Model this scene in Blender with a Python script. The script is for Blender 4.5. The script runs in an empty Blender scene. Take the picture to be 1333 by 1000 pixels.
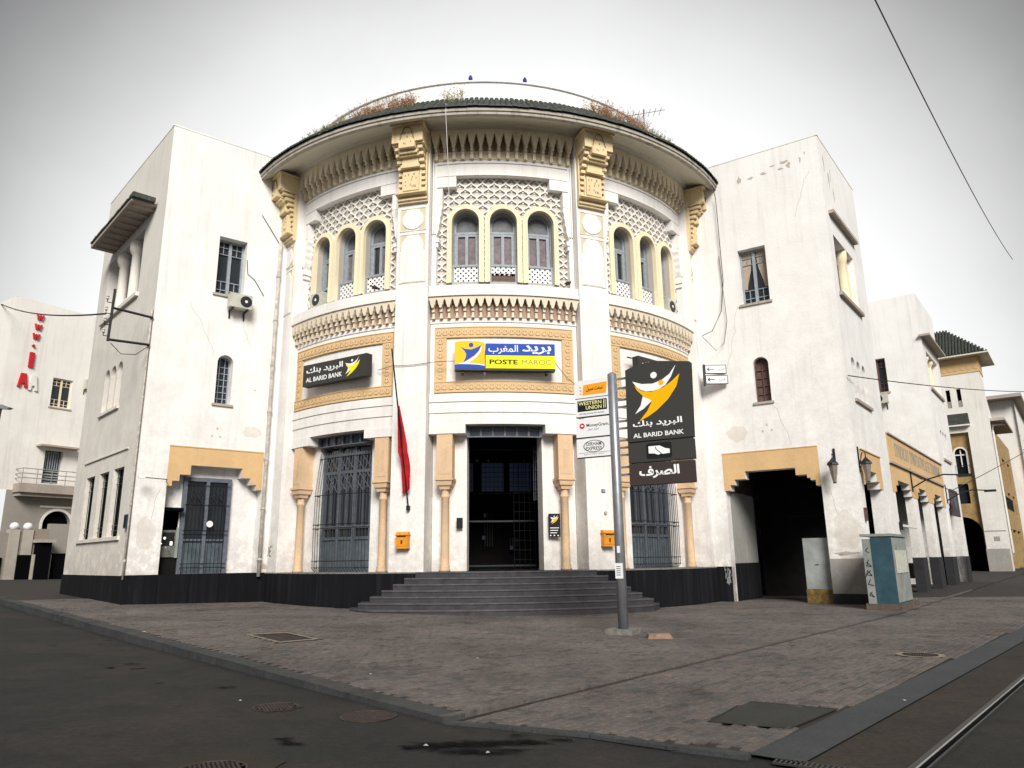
import bpy, math, random
from math import sin, cos, radians as rad, pi
from mathutils import Matrix, Vector
from mathutils.geometry import tessellate_polygon
random.seed(7)
SC = bpy.context.scene
COL = SC.collection

# ------------------------------------------------------------------ camera
F_PX, PITCH, ROLL = 946.34, 0.2373, -0.0122
CAM_Z = 1.42
camd = bpy.data.cameras.new('camera'); cam = bpy.data.objects.new('camera', camd); COL.objects.link(cam)
SC.camera = cam
camd.sensor_width = 36.0; camd.lens = 36.0 * F_PX / 1333.0
camd.clip_start = 0.05; camd.clip_end = 2000
_F = Vector((0, cos(PITCH), sin(PITCH))); _U0 = Vector((0, -sin(PITCH), cos(PITCH))); _R0 = Vector((1, 0, 0))
_R = _R0 * cos(ROLL) + _U0 * sin(ROLL); _U = -_R0 * sin(ROLL) + _U0 * cos(ROLL)
m3 = Matrix((_R, _U, -_F)).transposed()
cam.matrix_world = Matrix.Translation((0, 0, CAM_Z)) @ m3.to_4x4()

# ------------------------------------------------------------------ sky, sun, exposure
world = bpy.data.worlds.new('World'); SC.world = world; world.use_nodes = True
wn = world.node_tree.nodes; wl = world.node_tree.links; wn.clear()
wo = wn.new('ShaderNodeOutputWorld'); bg = wn.new('ShaderNodeBackground')
sky = wn.new('ShaderNodeTexSky'); sky.sky_type = 'NISHITA'; sky.sun_disc = False
SUN_EL, SUN_AZ = 33.0, 172.0          # high, behind the camera and slightly left; degrees from +Y clockwise
sky.sun_elevation = rad(SUN_EL); sky.sun_rotation = rad(SUN_AZ)
hsv = wn.new('ShaderNodeHueSaturation'); hsv.inputs['Saturation'].default_value = 0.06; hsv.inputs['Value'].default_value = 0.022
wl.new(sky.outputs[0], hsv.inputs['Color'])
# overcast layer: added glow around the view direction, vignetting to grey elsewhere
tc = wn.new('ShaderNodeTexCoord'); nrm = wn.new('ShaderNodeVectorMath'); nrm.operation = 'NORMALIZE'
wl.new(tc.outputs['Generated'], nrm.inputs[0])
dp = wn.new('ShaderNodeVectorMath'); dp.operation = 'DOT_PRODUCT'
gd = Vector((0.0, cos(rad(7)), sin(rad(7))))
dp.inputs[1].default_value = gd; wl.new(nrm.outputs[0], dp.inputs[0])
ac = wn.new('ShaderNodeMath'); ac.operation = 'ARCCOSINE'; wl.new(dp.outputs['Value'], ac.inputs[0])
ns = wn.new('ShaderNodeTexNoise'); ns.inputs['Scale'].default_value = 2.6; ns.inputs['Detail'].default_value = 7
wl.new(nrm.outputs[0], ns.inputs['Vector'])
ad = wn.new('ShaderNodeMath'); ad.operation = 'MULTIPLY_ADD'; ad.inputs[1].default_value = 0.10; wl.new(ns.outputs['Fac'], ad.inputs[0]); wl.new(ac.outputs[0], ad.inputs[2])
rp = wn.new('ShaderNodeValToRGB'); wl.new(ad.outputs[0], rp.inputs[0])
e = rp.color_ramp.elements; e[0].position = 0.46; e[0].color = (.86, .86, .865, 1); e[1].position = 0.84; e[1].color = (.17, .17, .174, 1)
for pos, v in ((.58, .80), (.65, .66), (.71, .49), (.78, .30)):
    k = e.new(pos); k.color = (v, v, v * 1.004, 1)
addc = wn.new('ShaderNodeMix'); addc.data_type = 'RGBA'; addc.blend_type = 'ADD'; addc.inputs['Factor'].default_value = 1.0
wl.new(rp.outputs[0], addc.inputs['A']); wl.new(hsv.outputs[0], addc.inputs['B'])
wl.new(addc.outputs['Result'], bg.inputs['Color']); bg.inputs['Strength'].default_value = 0.64
wl.new(bg.outputs[0], wo.inputs[0])
sund = bpy.data.lights.new('sun', 'SUN'); sund.energy = 2.5; sund.angle = rad(25); sund.color = (1.0, 0.97, 0.92)
sun = bpy.data.objects.new('sun', sund); COL.objects.link(sun)
sd = Vector((sin(rad(SUN_AZ)) * cos(rad(SUN_EL)), cos(rad(SUN_AZ)) * cos(rad(SUN_EL)), sin(rad(SUN_EL))))
sun.rotation_euler = sd.to_track_quat('Z', 'Y').to_euler(); sun.location = sd * 60
SC.view_settings.view_transform = 'Standard'; SC.view_settings.look = 'None'
SC.view_settings.exposure = 0.86; SC.view_settings.gamma = 1.0; SC.view_settings.use_curve_mapping = False
SC.cycles.max_bounces = 6; SC.cycles.diffuse_bounces = 3

# ------------------------------------------------------------------ materials
def pbsdf(m): return m.node_tree.nodes['Principled BSDF']
def mat(name, col, rough=.8, metal=0.0, var=0.0, scale=3.0, bump=0.0, bscale=None, spec=.5, col2=None, emit=None):
    m = bpy.data.materials.new(name); m.use_nodes = True
    b = pbsdf(m); nt = m.node_tree; b.inputs['Base Color'].default_value = (*col, 1)
    b.inputs['Roughness'].default_value = rough; b.inputs['Metallic'].default_value = metal
    b.inputs['Specular IOR Level'].default_value = spec
    geo = nt.nodes.new('ShaderNodeNewGeometry')
    if var or col2:
        n = nt.nodes.new('ShaderNodeTexNoise'); n.inputs['Scale'].default_value = scale; n.inputs['Detail'].default_value = 6
        n.inputs['Roughness'].default_value = .65
        nt.links.new(geo.outputs['Position'], n.inputs['Vector'])
        r = nt.nodes.new('ShaderNodeValToRGB'); nt.links.new(n.outputs['Fac'], r.inputs[0])
        c2 = col2 or tuple(c * (1 - var) for c in col); c1 = col if col2 else tuple(min(1, c * (1 + var * .6)) for c in col)
        r.color_ramp.elements[0].position = .33; r.color_ramp.elements[0].color = (*c2, 1)
        r.color_ramp.elements[1].position = .66; r.color_ramp.elements[1].color = (*c1, 1)
        nt.links.new(r.outputs[0], b.inputs['Base Color'])
    if bump:
        n2 = nt.nodes.new('ShaderNodeTexNoise'); n2.inputs['Scale'].default_value = bscale or 40; n2.inputs['Detail'].default_value = 5
        nt.links.new(geo.outputs['Position'], n2.inputs['Vector'])
        bp = nt.nodes.new('ShaderNodeBump'); bp.inputs['Strength'].default_value = bump; bp.inputs['Distance'].default_value = .02
        nt.links.new(n2.outputs['Fac'], bp.inputs['Height']); nt.links.new(bp.outputs[0], b.inputs['Normal'])
    if emit:
        b.inputs['Emission Color'].default_value = (*emit[0], 1); b.inputs['Emission Strength'].default_value = emit[1]
    return m

def plaster(name, col, dirt=(.33, .27, .21), amount=.5, low=.8, streak=.5):
    """lime-washed render: patchy wash, vertical rain streaks, grime with its own shape rising from the street"""
    m = bpy.data.materials.new(name); m.use_nodes = True; nt = m.node_tree; N = nt.nodes; L = nt.links; b = pbsdf(m)
    b.inputs['Roughness'].default_value = .9; b.inputs['Specular IOR Level'].default_value = .2
    g = N.new('ShaderNodeNewGeometry')
    def noise(sc, det, vec=None, rgh=.6):
        n = N.new('ShaderNodeTexNoise'); n.inputs['Scale'].default_value = sc; n.inputs['Detail'].default_value = det; n.inputs['Roughness'].default_value = rgh
        L.new(vec or g.outputs['Position'], n.inputs['Vector']); return n.outputs['Fac']
    def ramp(fac, a, b_, va=0.0, vb=1.0):
        r = N.new('ShaderNodeMapRange'); r.inputs[1].default_value = a; r.inputs[2].default_value = b_; r.inputs[3].default_value = va; r.inputs[4].default_value = vb
        L.new(fac, r.inputs[0]); return r.outputs[0]
    def mul(a, b_):
        x = N.new('ShaderNodeMath'); x.operation = 'MULTIPLY'; L.new(a, x.inputs[0])
        if isinstance(b_, float): x.inputs[1].default_value = b_
        else: L.new(b_, x.inputs[1])
        return x.outputs[0]
    def mixc(f, a, b_):
        x = N.new('ShaderNodeMix'); x.data_type = 'RGBA'; L.new(f, x.inputs['Factor'])
        for s, v in (('A', a), ('B', b_)):
            if isinstance(v, tuple): x.inputs[s].default_value = (*v, 1)
            else: L.new(v, x.inputs[s])
        return x.outputs['Result']
    mp = N.new('ShaderNodeMapping'); mp.inputs['Scale'].default_value = (3.2, 3.2, .16); L.new(g.outputs['Position'], mp.inputs[0])
    st = ramp(noise(1.6, 5, mp.outputs[0], .7), .50, .80)
    patch = ramp(noise(.55, 6), .38, .72)
    fine = ramp(noise(7, 6, None, .7), .42, .78)
    sep = N.new('ShaderNodeSeparateXYZ'); L.new(g.outputs['Position'], sep.inputs[0])
    lowf = ramp(sep.outputs['Z'], 8.0, .9)
    vlow = mul(ramp(sep.outputs['Z'], 2.6, 1.1), ramp(noise(2.3, 6, None, .7), .40, .62))
    c = mixc(mul(patch, min(1.0, .6 * amount)), col, tuple(a * .82 + d * .12 for a, d in zip(col, dirt)))
    c = mixc(mul(mul(st, ramp(patch, 0, 1, .35, 1.0)), streak * amount), c, dirt)
    c = mixc(mul(mul(fine, lowf), .60 * low), c, (dirt[0] * 1.25, dirt[1] * 1.15, dirt[2] * 1.1))
    c = mixc(mul(vlow, .65 * low), c, (.30, .23, .18))
    mott = mul(ramp(noise(1.15, 9, None, .78), .42, .64), ramp(sep.outputs['Z'], 14.5, 4.0, .12, .85))
    c = mixc(mul(mott, min(1.0, .9 * low)), c, tuple(a * .70 + d * .12 for a, d in zip(col, dirt)))
    sp = ramp(noise(16, 3), .73, .80)
    c = mixc(mul(sp, .5 * amount), c, (.2, .17, .14))
    L.new(c, b.inputs['Base Color'])
    bp = N.new('ShaderNodeBump'); bp.inputs['Strength'].default_value = .35; bp.inputs['Distance'].default_value = .02
    L.new(noise(14, 6), bp.inputs['Height']); L.new(bp.outputs[0], b.inputs['Normal'])
    return m

M = {}
M['white'] = plaster('white_render', (.85, .825, .795), amount=1.0)
M['white2'] = plaster('white_render_tower', (.86, .845, .82), amount=.9, low=1.0)
M['whiteL_shade'] = plaster('white_render_side_shade', (.77, .73, .67), amount=1.1, low=1.0)  # darker copy of the tower render, the left side's shade put into it
M['cream'] = plaster('cream_stucco', (.82, .73, .56), dirt=(.38, .24, .13), amount=.9, streak=.9)
M['creamlow'] = plaster('cream_stucco_lower', (.74, .65, .51), dirt=(.30, .18, .11), amount=.8)
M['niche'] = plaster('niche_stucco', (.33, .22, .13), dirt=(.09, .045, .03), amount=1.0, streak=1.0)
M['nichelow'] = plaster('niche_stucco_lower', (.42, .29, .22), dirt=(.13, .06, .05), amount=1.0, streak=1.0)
M['gold'] = plaster('ochre_bracket', (.76, .62, .38), dirt=(.36, .20, .08), amount=.9, streak=.9)
M['carved'] = plaster('carved_border', (.66, .46, .25), dirt=(.32, .19, .09), amount=.6)
M['carved_hi'] = plaster('carved_relief', (.72, .52, .29), dirt=(.40, .25, .12), amount=.6)
M['yellow'] = plaster('yellow_window_surround', (.84, .74, .52), dirt=(.5, .38, .22), amount=.4)
M['ochre'] = plaster('ochre_wash', (.68, .46, .235), dirt=(.40, .25, .12), amount=1.0)
M['columns'] = plaster('column_wash', (.70, .50, .315), dirt=(.40, .25, .15), amount=1.0, low=.9)
M['lattice'] = plaster('lattice_rib', (.84, .82, .78), amount=.5)
M['lattice_bg'] = plaster('lattice_ground', (.50, .45, .39), amount=.8)
M['petal'] = plaster('lattice_petal', (.64, .59, .52), amount=.8)
M['plinth'] = plaster('black_plinth_stone', (.0035, .0035, .005), dirt=(.050, .050, .062), amount=.75, low=0.0, streak=.8)
M['step'] = mat('grey_step_stone', (.036, .033, .038), .75, var=.35, scale=4, bump=.3, bscale=30)
M['stepedge'] = mat('step_edge_pale', (.075, .07, .078), .7, var=.35, scale=4, bump=.3)  # paler copy of the step stone for the strip along each tread edge
M['iron'] = mat('black_iron', (.012, .013, .016), .5, .3)
M['ironblue'] = mat('blue_grey_painted_steel', (.105, .122, .148), .55, var=.25, scale=8)
M['framegrey'] = mat('grey_window_paint', (.30, .33, .36), .6, var=.2, scale=9)
M['panelgrey'] = mat('grey_metal_panel', (.09, .115, .13), .6, var=.35, scale=3)
M['glass'] = mat('dark_window_glass', (.02, .024, .03), .08, spec=.6)
M['glassblue'] = mat('blue_glass_block', (.02, .026, .05), .25)
M['fanglass'] = mat('grey_fanlight_glass', (.16, .165, .175), .45, var=.3, scale=5, spec=.12)  # sky reflection put into the grey pane colour
M['mauve'] = mat('pane_with_blind', (.20, .16, .17), .5, var=.35, scale=6, spec=.12)
M['dark'] = mat('dark_interior', (.004, .004, .005), 1.0, spec=0.0)
M['dim'] = mat('dim_interior_wall', (.010, .009, .009), .9, var=.3, spec=.1)
M['curtain'] = mat('cream_curtain', (.42, .34, .26), .9, var=.2, scale=12)
M['balus'] = mat('white_fretwork', (.74, .74, .73), .7, var=.12, scale=12)
M['hole'] = mat('fretwork_hole', (.01, .01, .01), .9)
M['tile'] = mat('green_black_glazed_tile', (.012, .018, .014), .7, col2=(.075, .080, .066), scale=7, bump=.4, bscale=20)
M['eave'] = plaster('weathered_eave', (.46, .42, .36), dirt=(.12, .10, .08), amount=1.3, streak=1.3)
M['soffit'] = plaster('eave_soffit', (.70, .66, .56), dirt=(.38, .32, .24), amount=.7)
M['brownslab'] = plaster('brown_slab', (.43, .37, .32), dirt=(.10, .07, .05), amount=1.3)
M['pipe'] = mat('old_pipe_paint', (.50, .45, .40), .7, var=.35, scale=6)
M['acbody'] = mat('air_conditioner_casing', (.50, .49, .42), .6, var=.15, scale=5)
M['acfan'] = mat('black_fan_grille', (.012, .012, .013), .5)
M['mailbox'] = mat('orange_yellow_mailbox_paint', (.70, .27, .015), .45, var=.2, scale=9)
M['red'] = mat('red_flag_cloth', (.46, .005, .012), .9, var=.4, scale=5)
M['redletter'] = mat('red_letter_paint', (.50, .012, .02), .6)
M['signdark'] = mat('charcoal_sign_face', (.045, .043, .040), .6, spec=.2)
M['signbrown'] = mat('dark_brown_sign_face', (.048, .036, .034), .6, spec=.2)
M['signwhite'] = mat('white_sign_face', (.78, .78, .78), .5, spec=.3)
M['inkwhite'] = mat('white_lettering', (.85, .85, .85), .6, spec=.2)
M['inkblack'] = mat('black_lettering', (.012, .012, .014), .6, spec=.2)
M['inkgrey'] = mat('grey_lettering', (.22, .20, .10), .6, spec=.2)
M['inkred'] = mat('red_print', (.60, .02, .03), .6, spec=.2)
M['inkorange'] = mat('orange_print', (.86, .34, .02), .6, spec=.2)
M['logoyellow'] = mat('amber_logo', (.87, .44, .0), .6, spec=.2)
M['lemon'] = mat('lemon_yellow_sign', (.88, .82, .0), .5, spec=.2)
M['paleyellow'] = mat('pale_yellow_lettering', (.72, .68, .30), .6, spec=.2)
M['orangebox'] = mat('amber_sign_panel', (.88, .50, .0), .5, spec=.2)
M['blue'] = mat('royal_blue_sign', (.008, .055, .36), .5, spec=.2)
M['steel'] = mat('galvanised_pole', (.27, .28, .30), .42, .55, var=.15, scale=6)
M['concrete'] = mat('concrete', (.17, .165, .15), .9, var=.35, scale=8, bump=.5)
M['redstone'] = mat('broken_brick', (.23, .15, .105), .9, var=.35, scale=10, bump=.5)
M['basestone'] = mat('brown_base_stone', (.10, .075, .06), .9, var=.4, scale=7, bump=.4)
M['teal'] = mat('teal_cabinet_paint', (.022, .066, .090), .6, var=.35, scale=2.5)
M['cabinet'] = mat('grey_green_cabinet', (.25, .27, .25), .6, var=.25, scale=3)
M['cabwhite'] = mat('pale_cabinet', (.30, .32, .31), .6, var=.25, scale=2)
M['ochredirty'] = mat('dirty_ochre_paint', (.22, .14, .035), .8, var=.7, scale=6)
M['blind'] = plaster('blind_arch_render', (.26, .23, .19), amount=.8)
M['spandrel'] = plaster('carved_spandrel', (.66, .58, .44), dirt=(.36,.27,.17), amount=.8)
M['farpier'] = plaster('far_pier_render', (.46, .43, .38), amount=1.1)
M['repair'] = plaster('repaired_render', (.74, .71, .66), amount=1.0)
M['dado'] = plaster('grey_dado', (.36, .36, .34), dirt=(.14, .12, .10), amount=1.0)
M['dadodark'] = mat('dark_dado', (.018, .018, .020), .8, var=.4, scale=3)
M['shutter'] = mat('brown_shutter', (.11, .06, .05), .7, var=.3, scale=10)
M['weed'] = mat('dry_weed', (.46, .28, .17), .9, var=.45, scale=20)
M['weedg'] = mat('dry_grass', (.40, .34, .17), .9, var=.35, scale=20)
M['wire'] = mat('black_cable', (.015, .015, .02), .6)
M['bird'] = mat('pigeon_feathers', (.02, .02, .022), .7)
M['lampblue'] = mat('blue_lamp_cap', (.02, .02, .22), .4)
M['lantern'] = mat('lantern_glass', (.22, .18, .15), .3, var=.2, scale=8)
M['yellowbrick'] = mat('yellow_brick', (.36, .24, .10), .9, var=.3, scale=2, bump=.3)
M['litter'] = mat('white_litter', (.38, .37, .34), .8)
M['rail'] = mat('polished_rail_steel', (.45, .45, .46), .28, 1.0)
M['railside'] = mat('dull_rail_steel', (.04, .04, .038), .55, .3)
M['poster'] = mat('dark_poster', (.07, .05, .055), .6, var=.6, scale=3)
M['street'] = mat('lamp_metal', (.02, .02, .02), .5, .4)
M['farwhite'] = plaster('far_render', (.80, .77, .72), amount=1.0)
M['fargrey'] = plaster('far_render_grey', (.30, .28, .25), amount=1.0)
M['plaque'] = mat('plaque_blue', (.02, .03, .08), .5)

def groundmat(name, c1, c2, c3, sc=.6, rough=.85, bump=.5, bs=60, spec=.3):
    m = bpy.data.materials.new(name); m.use_nodes = True; nt = m.node_tree; N = nt.nodes; L = nt.links; b = pbsdf(m)
    b.inputs['Roughness'].default_value = rough; b.inputs['Specular IOR Level'].default_value = spec
    g = N.new('ShaderNodeNewGeometry')
    n1 = N.new('ShaderNodeTexNoise'); n1.inputs['Scale'].default_value = sc; n1.inputs['Detail'].default_value = 8; n1.inputs['Roughness'].default_value = .62
    n2 = N.new('ShaderNodeTexNoise'); n2.inputs['Scale'].default_value = sc * 30; n2.inputs['Detail'].default_value = 4; n2.inputs['Roughness'].default_value = .8
    for n in (n1, n2): L.new(g.outputs['Position'], n.inputs['Vector'])
    r = N.new('ShaderNodeValToRGB'); L.new(n1.outputs['Fac'], r.inputs[0])
    r.color_ramp.elements[0].position = .3; r.color_ramp.elements[0].color = (*c1, 1)
    r.color_ramp.elements[1].position = .72; r.color_ramp.elements[1].color = (*c3, 1)
    k = r.color_ramp.elements.new(.5); k.color = (*c2, 1)
    mr = N.new('ShaderNodeMapRange'); mr.inputs[1].default_value = .3; mr.inputs[2].default_value = .7; mr.inputs[3].default_value = .65; mr.inputs[4].default_value = 1.35
    L.new(n2.outputs['Fac'], mr.inputs[0])
    mx = N.new('ShaderNodeMix'); mx.data_type = 'RGBA'; mx.blend_type = 'MULTIPLY'; mx.inputs['Factor'].default_value = 1
    L.new(r.outputs[0], mx.inputs['A']); L.new(mr.outputs[0], mx.inputs['B'])
    L.new(mx.outputs['Result'], b.inputs['Base Color'])
    bp = N.new('ShaderNodeBump'); bp.inputs['Strength'].default_value = bump; bp.inputs['Distance'].default_value = .01
    n3 = N.new('ShaderNodeTexNoise'); n3.inputs['Scale'].default_value = bs; n3.inputs['Detail'].default_value = 4
    L.new(g.outputs['Position'], n3.inputs['Vector']); L.new(n3.outputs['Fac'], bp.inputs['Height']); L.new(bp.outputs[0], b.inputs['Normal'])
    return m
M['asphalt'] = groundmat('worn_asphalt', (.010, .013, .012), (.018, .017, .016), (.034, .026, .023), .5, .85)
M['asphalt2'] = groundmat('tram_asphalt', (.012, .012, .010), (.018, .017, .014), (.025, .020, .017), .7, .85)
M['bed'] = groundmat('tram_bed_concrete', (.021, .017, .014), (.029, .023, .018), (.037, .029, .022), .6, .9, .5, 90)
M['band'] = groundmat('grey_granite_band', (.032, .036, .038), (.041, .046, .048), (.052, .056, .058), 1.2, .8, .3)
M['paver'] = groundmat('grey_pink_paver', (.068, .062, .059), (.108, .096, .089), (.150, .130, .119), .45, .85, .4, 70)
_nt = M['paver'].node_tree; _b = pbsdf(M['paver']); _src = _b.inputs['Base Color'].links[0].from_socket
_g = _nt.nodes.new('ShaderNodeNewGeometry'); _oi = _nt.nodes.new('ShaderNodeObjectInfo'); _m = _nt.nodes.new('ShaderNodeMath'); _m.operation = 'ADD'
_nt.links.new(_g.outputs['Random Per Island'], _m.inputs[0]); _nt.links.new(_oi.outputs['Random'], _m.inputs[1])
_f = _nt.nodes.new('ShaderNodeMath'); _f.operation = 'FRACT'; _nt.links.new(_m.outputs[0], _f.inputs[0])
_r = _nt.nodes.new('ShaderNodeValToRGB'); _nt.links.new(_f.outputs[0], _r.inputs[0])
_r.color_ramp.elements[0].color = (.62, .64, .66, 1); _r.color_ramp.elements[1].color = (1.14, 1.03, .97, 1)
_k = _r.color_ramp.elements.new(.08); _k.color = (.85, .88, .90, 1); _k = _r.color_ramp.elements.new(.9); _k.color = (1.08, 1.0, .98, 1)
_x = _nt.nodes.new('ShaderNodeMix'); _x.data_type = 'RGBA'; _x.blend_type = 'MULTIPLY'; _x.inputs['Factor'].default_value = 1
_nt.links.new(_src, _x.inputs['A']); _nt.links.new(_r.outputs[0], _x.inputs['B']); _nt.links.new(_x.outputs['Result'], _b.inputs['Base Color'])
M['mortar'] = mat('dirty_joint_sand', (.022, .018, .015), .95, var=.3)
M['kerb'] = groundmat('grey_kerb_stone', (.028, .030, .030), (.040, .043, .044), (.055, .056, .055), 1.3, .8, .3)
for _key in ('asphalt', 'asphalt2', 'bed', 'kerb', 'paver', 'step'):
    _nt = M[_key].node_tree; _b = pbsdf(M[_key]); _src = _b.inputs['Base Color'].links[0].from_socket; _g = _nt.nodes.new('ShaderNodeNewGeometry')
    for _sc, _lo, _hi, _va, _vb in ((1.7, .34, .46, .55, 1.0), (5.5, .56, .70, 1.0, 1.45), (26, .58, .70, 1.0, 1.8 if _key != 'paver' else 1.25), (110, .58, .70, 1.0, 2.2 if _key != 'paver' else 1.3)):
        _n = _nt.nodes.new('ShaderNodeTexNoise'); _n.inputs['Scale'].default_value = _sc; _n.inputs['Detail'].default_value = 7; _n.inputs['Roughness'].default_value = .7; _nt.links.new(_g.outputs['Position'], _n.inputs['Vector'])
        _m = _nt.nodes.new('ShaderNodeMapRange'); _nt.links.new(_n.outputs['Fac'], _m.inputs[0])
        for _i, _v in zip((1, 2, 3, 4), (_lo, _hi, _va, _vb)): _m.inputs[_i].default_value = _v
        _x = _nt.nodes.new('ShaderNodeMix'); _x.data_type = 'RGBA'; _x.blend_type = 'MULTIPLY'; _x.inputs['Factor'].default_value = 1
        _nt.links.new(_src, _x.inputs['A']); _nt.links.new(_m.outputs[0], _x.inputs['B']); _src = _x.outputs['Result']
    _nt.links.new(_src, _b.inputs['Base Color'])
M['wet'] = groundmat('oily_wet_asphalt', (.0015, .0015, .002), (.003, .003, .003), (.006, .005, .005), 3, .8, .5, 30, .05)
M['patch'] = groundmat('old_repair_patch', (.018, .016, .011), (.026, .022, .016), (.034, .028, .021), 2, .9)
_nt = M['wet'].node_tree; _b = pbsdf(M['wet']); _a = _nt.nodes.new('ShaderNodeAttribute'); _a.attribute_name = 'inner'; _g = _nt.nodes.new('ShaderNodeNewGeometry')
_n = _nt.nodes.new('ShaderNodeTexNoise'); _n.inputs['Scale'].default_value = 14; _n.inputs['Detail'].default_value = 8; _n.inputs['Roughness'].default_value = .75; _nt.links.new(_g.outputs['Position'], _n.inputs['Vector'])
_m = _nt.nodes.new('ShaderNodeMath'); _m.operation = 'ADD'; _nt.links.new(_a.outputs['Fac'], _m.inputs[0]); _nt.links.new(_n.outputs['Fac'], _m.inputs[1])
_r = _nt.nodes.new('ShaderNodeMapRange'); _r.inputs[1].default_value = .52; _r.inputs[2].default_value = 1.15; _r.inputs[3].default_value = 0; _r.inputs[4].default_value = .9
_nt.links.new(_m.outputs[0], _r.inputs[0]); _nt.links.new(_r.outputs[0], _b.inputs['Alpha'])
M['rustiron'] = mat('rusty_cast_iron', (.040, .026, .024), .6, .3, var=.5, scale=14)
M['greycover'] = groundmat('grey_cover_infill', (.022, .024, .022), (.030, .032, .030), (.036, .037, .034), 2, .8)
M['cementrim'] = mat('pale_cement_rim', (.22, .19, .14), .9, var=.4, scale=8)
M['litdim'] = mat('dim_daylit_inner_window', (.02, .03, .06), .4, emit=((.10, .14, .28), .03))
M['atm'] = mat('atm_panel', (.14, .14, .12), .5, var=.5, scale=12)
M['screen'] = mat('atm_screen_glow', (.6, .6, .5), .4, emit=((.8, .8, .7), .8))

# ------------------------------------------------------------------ mesh building
class Frame:
    def __init__(s, fn, seg=None): s.fn = fn; s.seg = seg
    def __call__(s, a, z, d=0.0): return s.fn(a, z, d)
def planar(P, az):
    dx, dy = sin(rad(az)), cos(rad(az)); nx, ny = dy, -dx
    if -P[0] * nx - P[1] * ny < 0: nx, ny = -nx, -ny
    return Frame(lambda a, z, d: (P[0] + dx * a + nx * d, P[1] + dy * a + ny * d, z))
R0 = 8.64
DC = (-0.982, 29.647)
DRUM = Frame(lambda a, z, d: ((R0 + d) * sin(a / R0), -(R0 + d) * cos(a / R0), z), .34)   # local, drum axis at the origin
FACE = rad(5.2)
def drot(theta): return Matrix.Translation((DC[0], DC[1], 0)) @ Matrix.Rotation(FACE + rad(theta), 4, 'Z')
IDM = Matrix.Identity(4)

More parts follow.
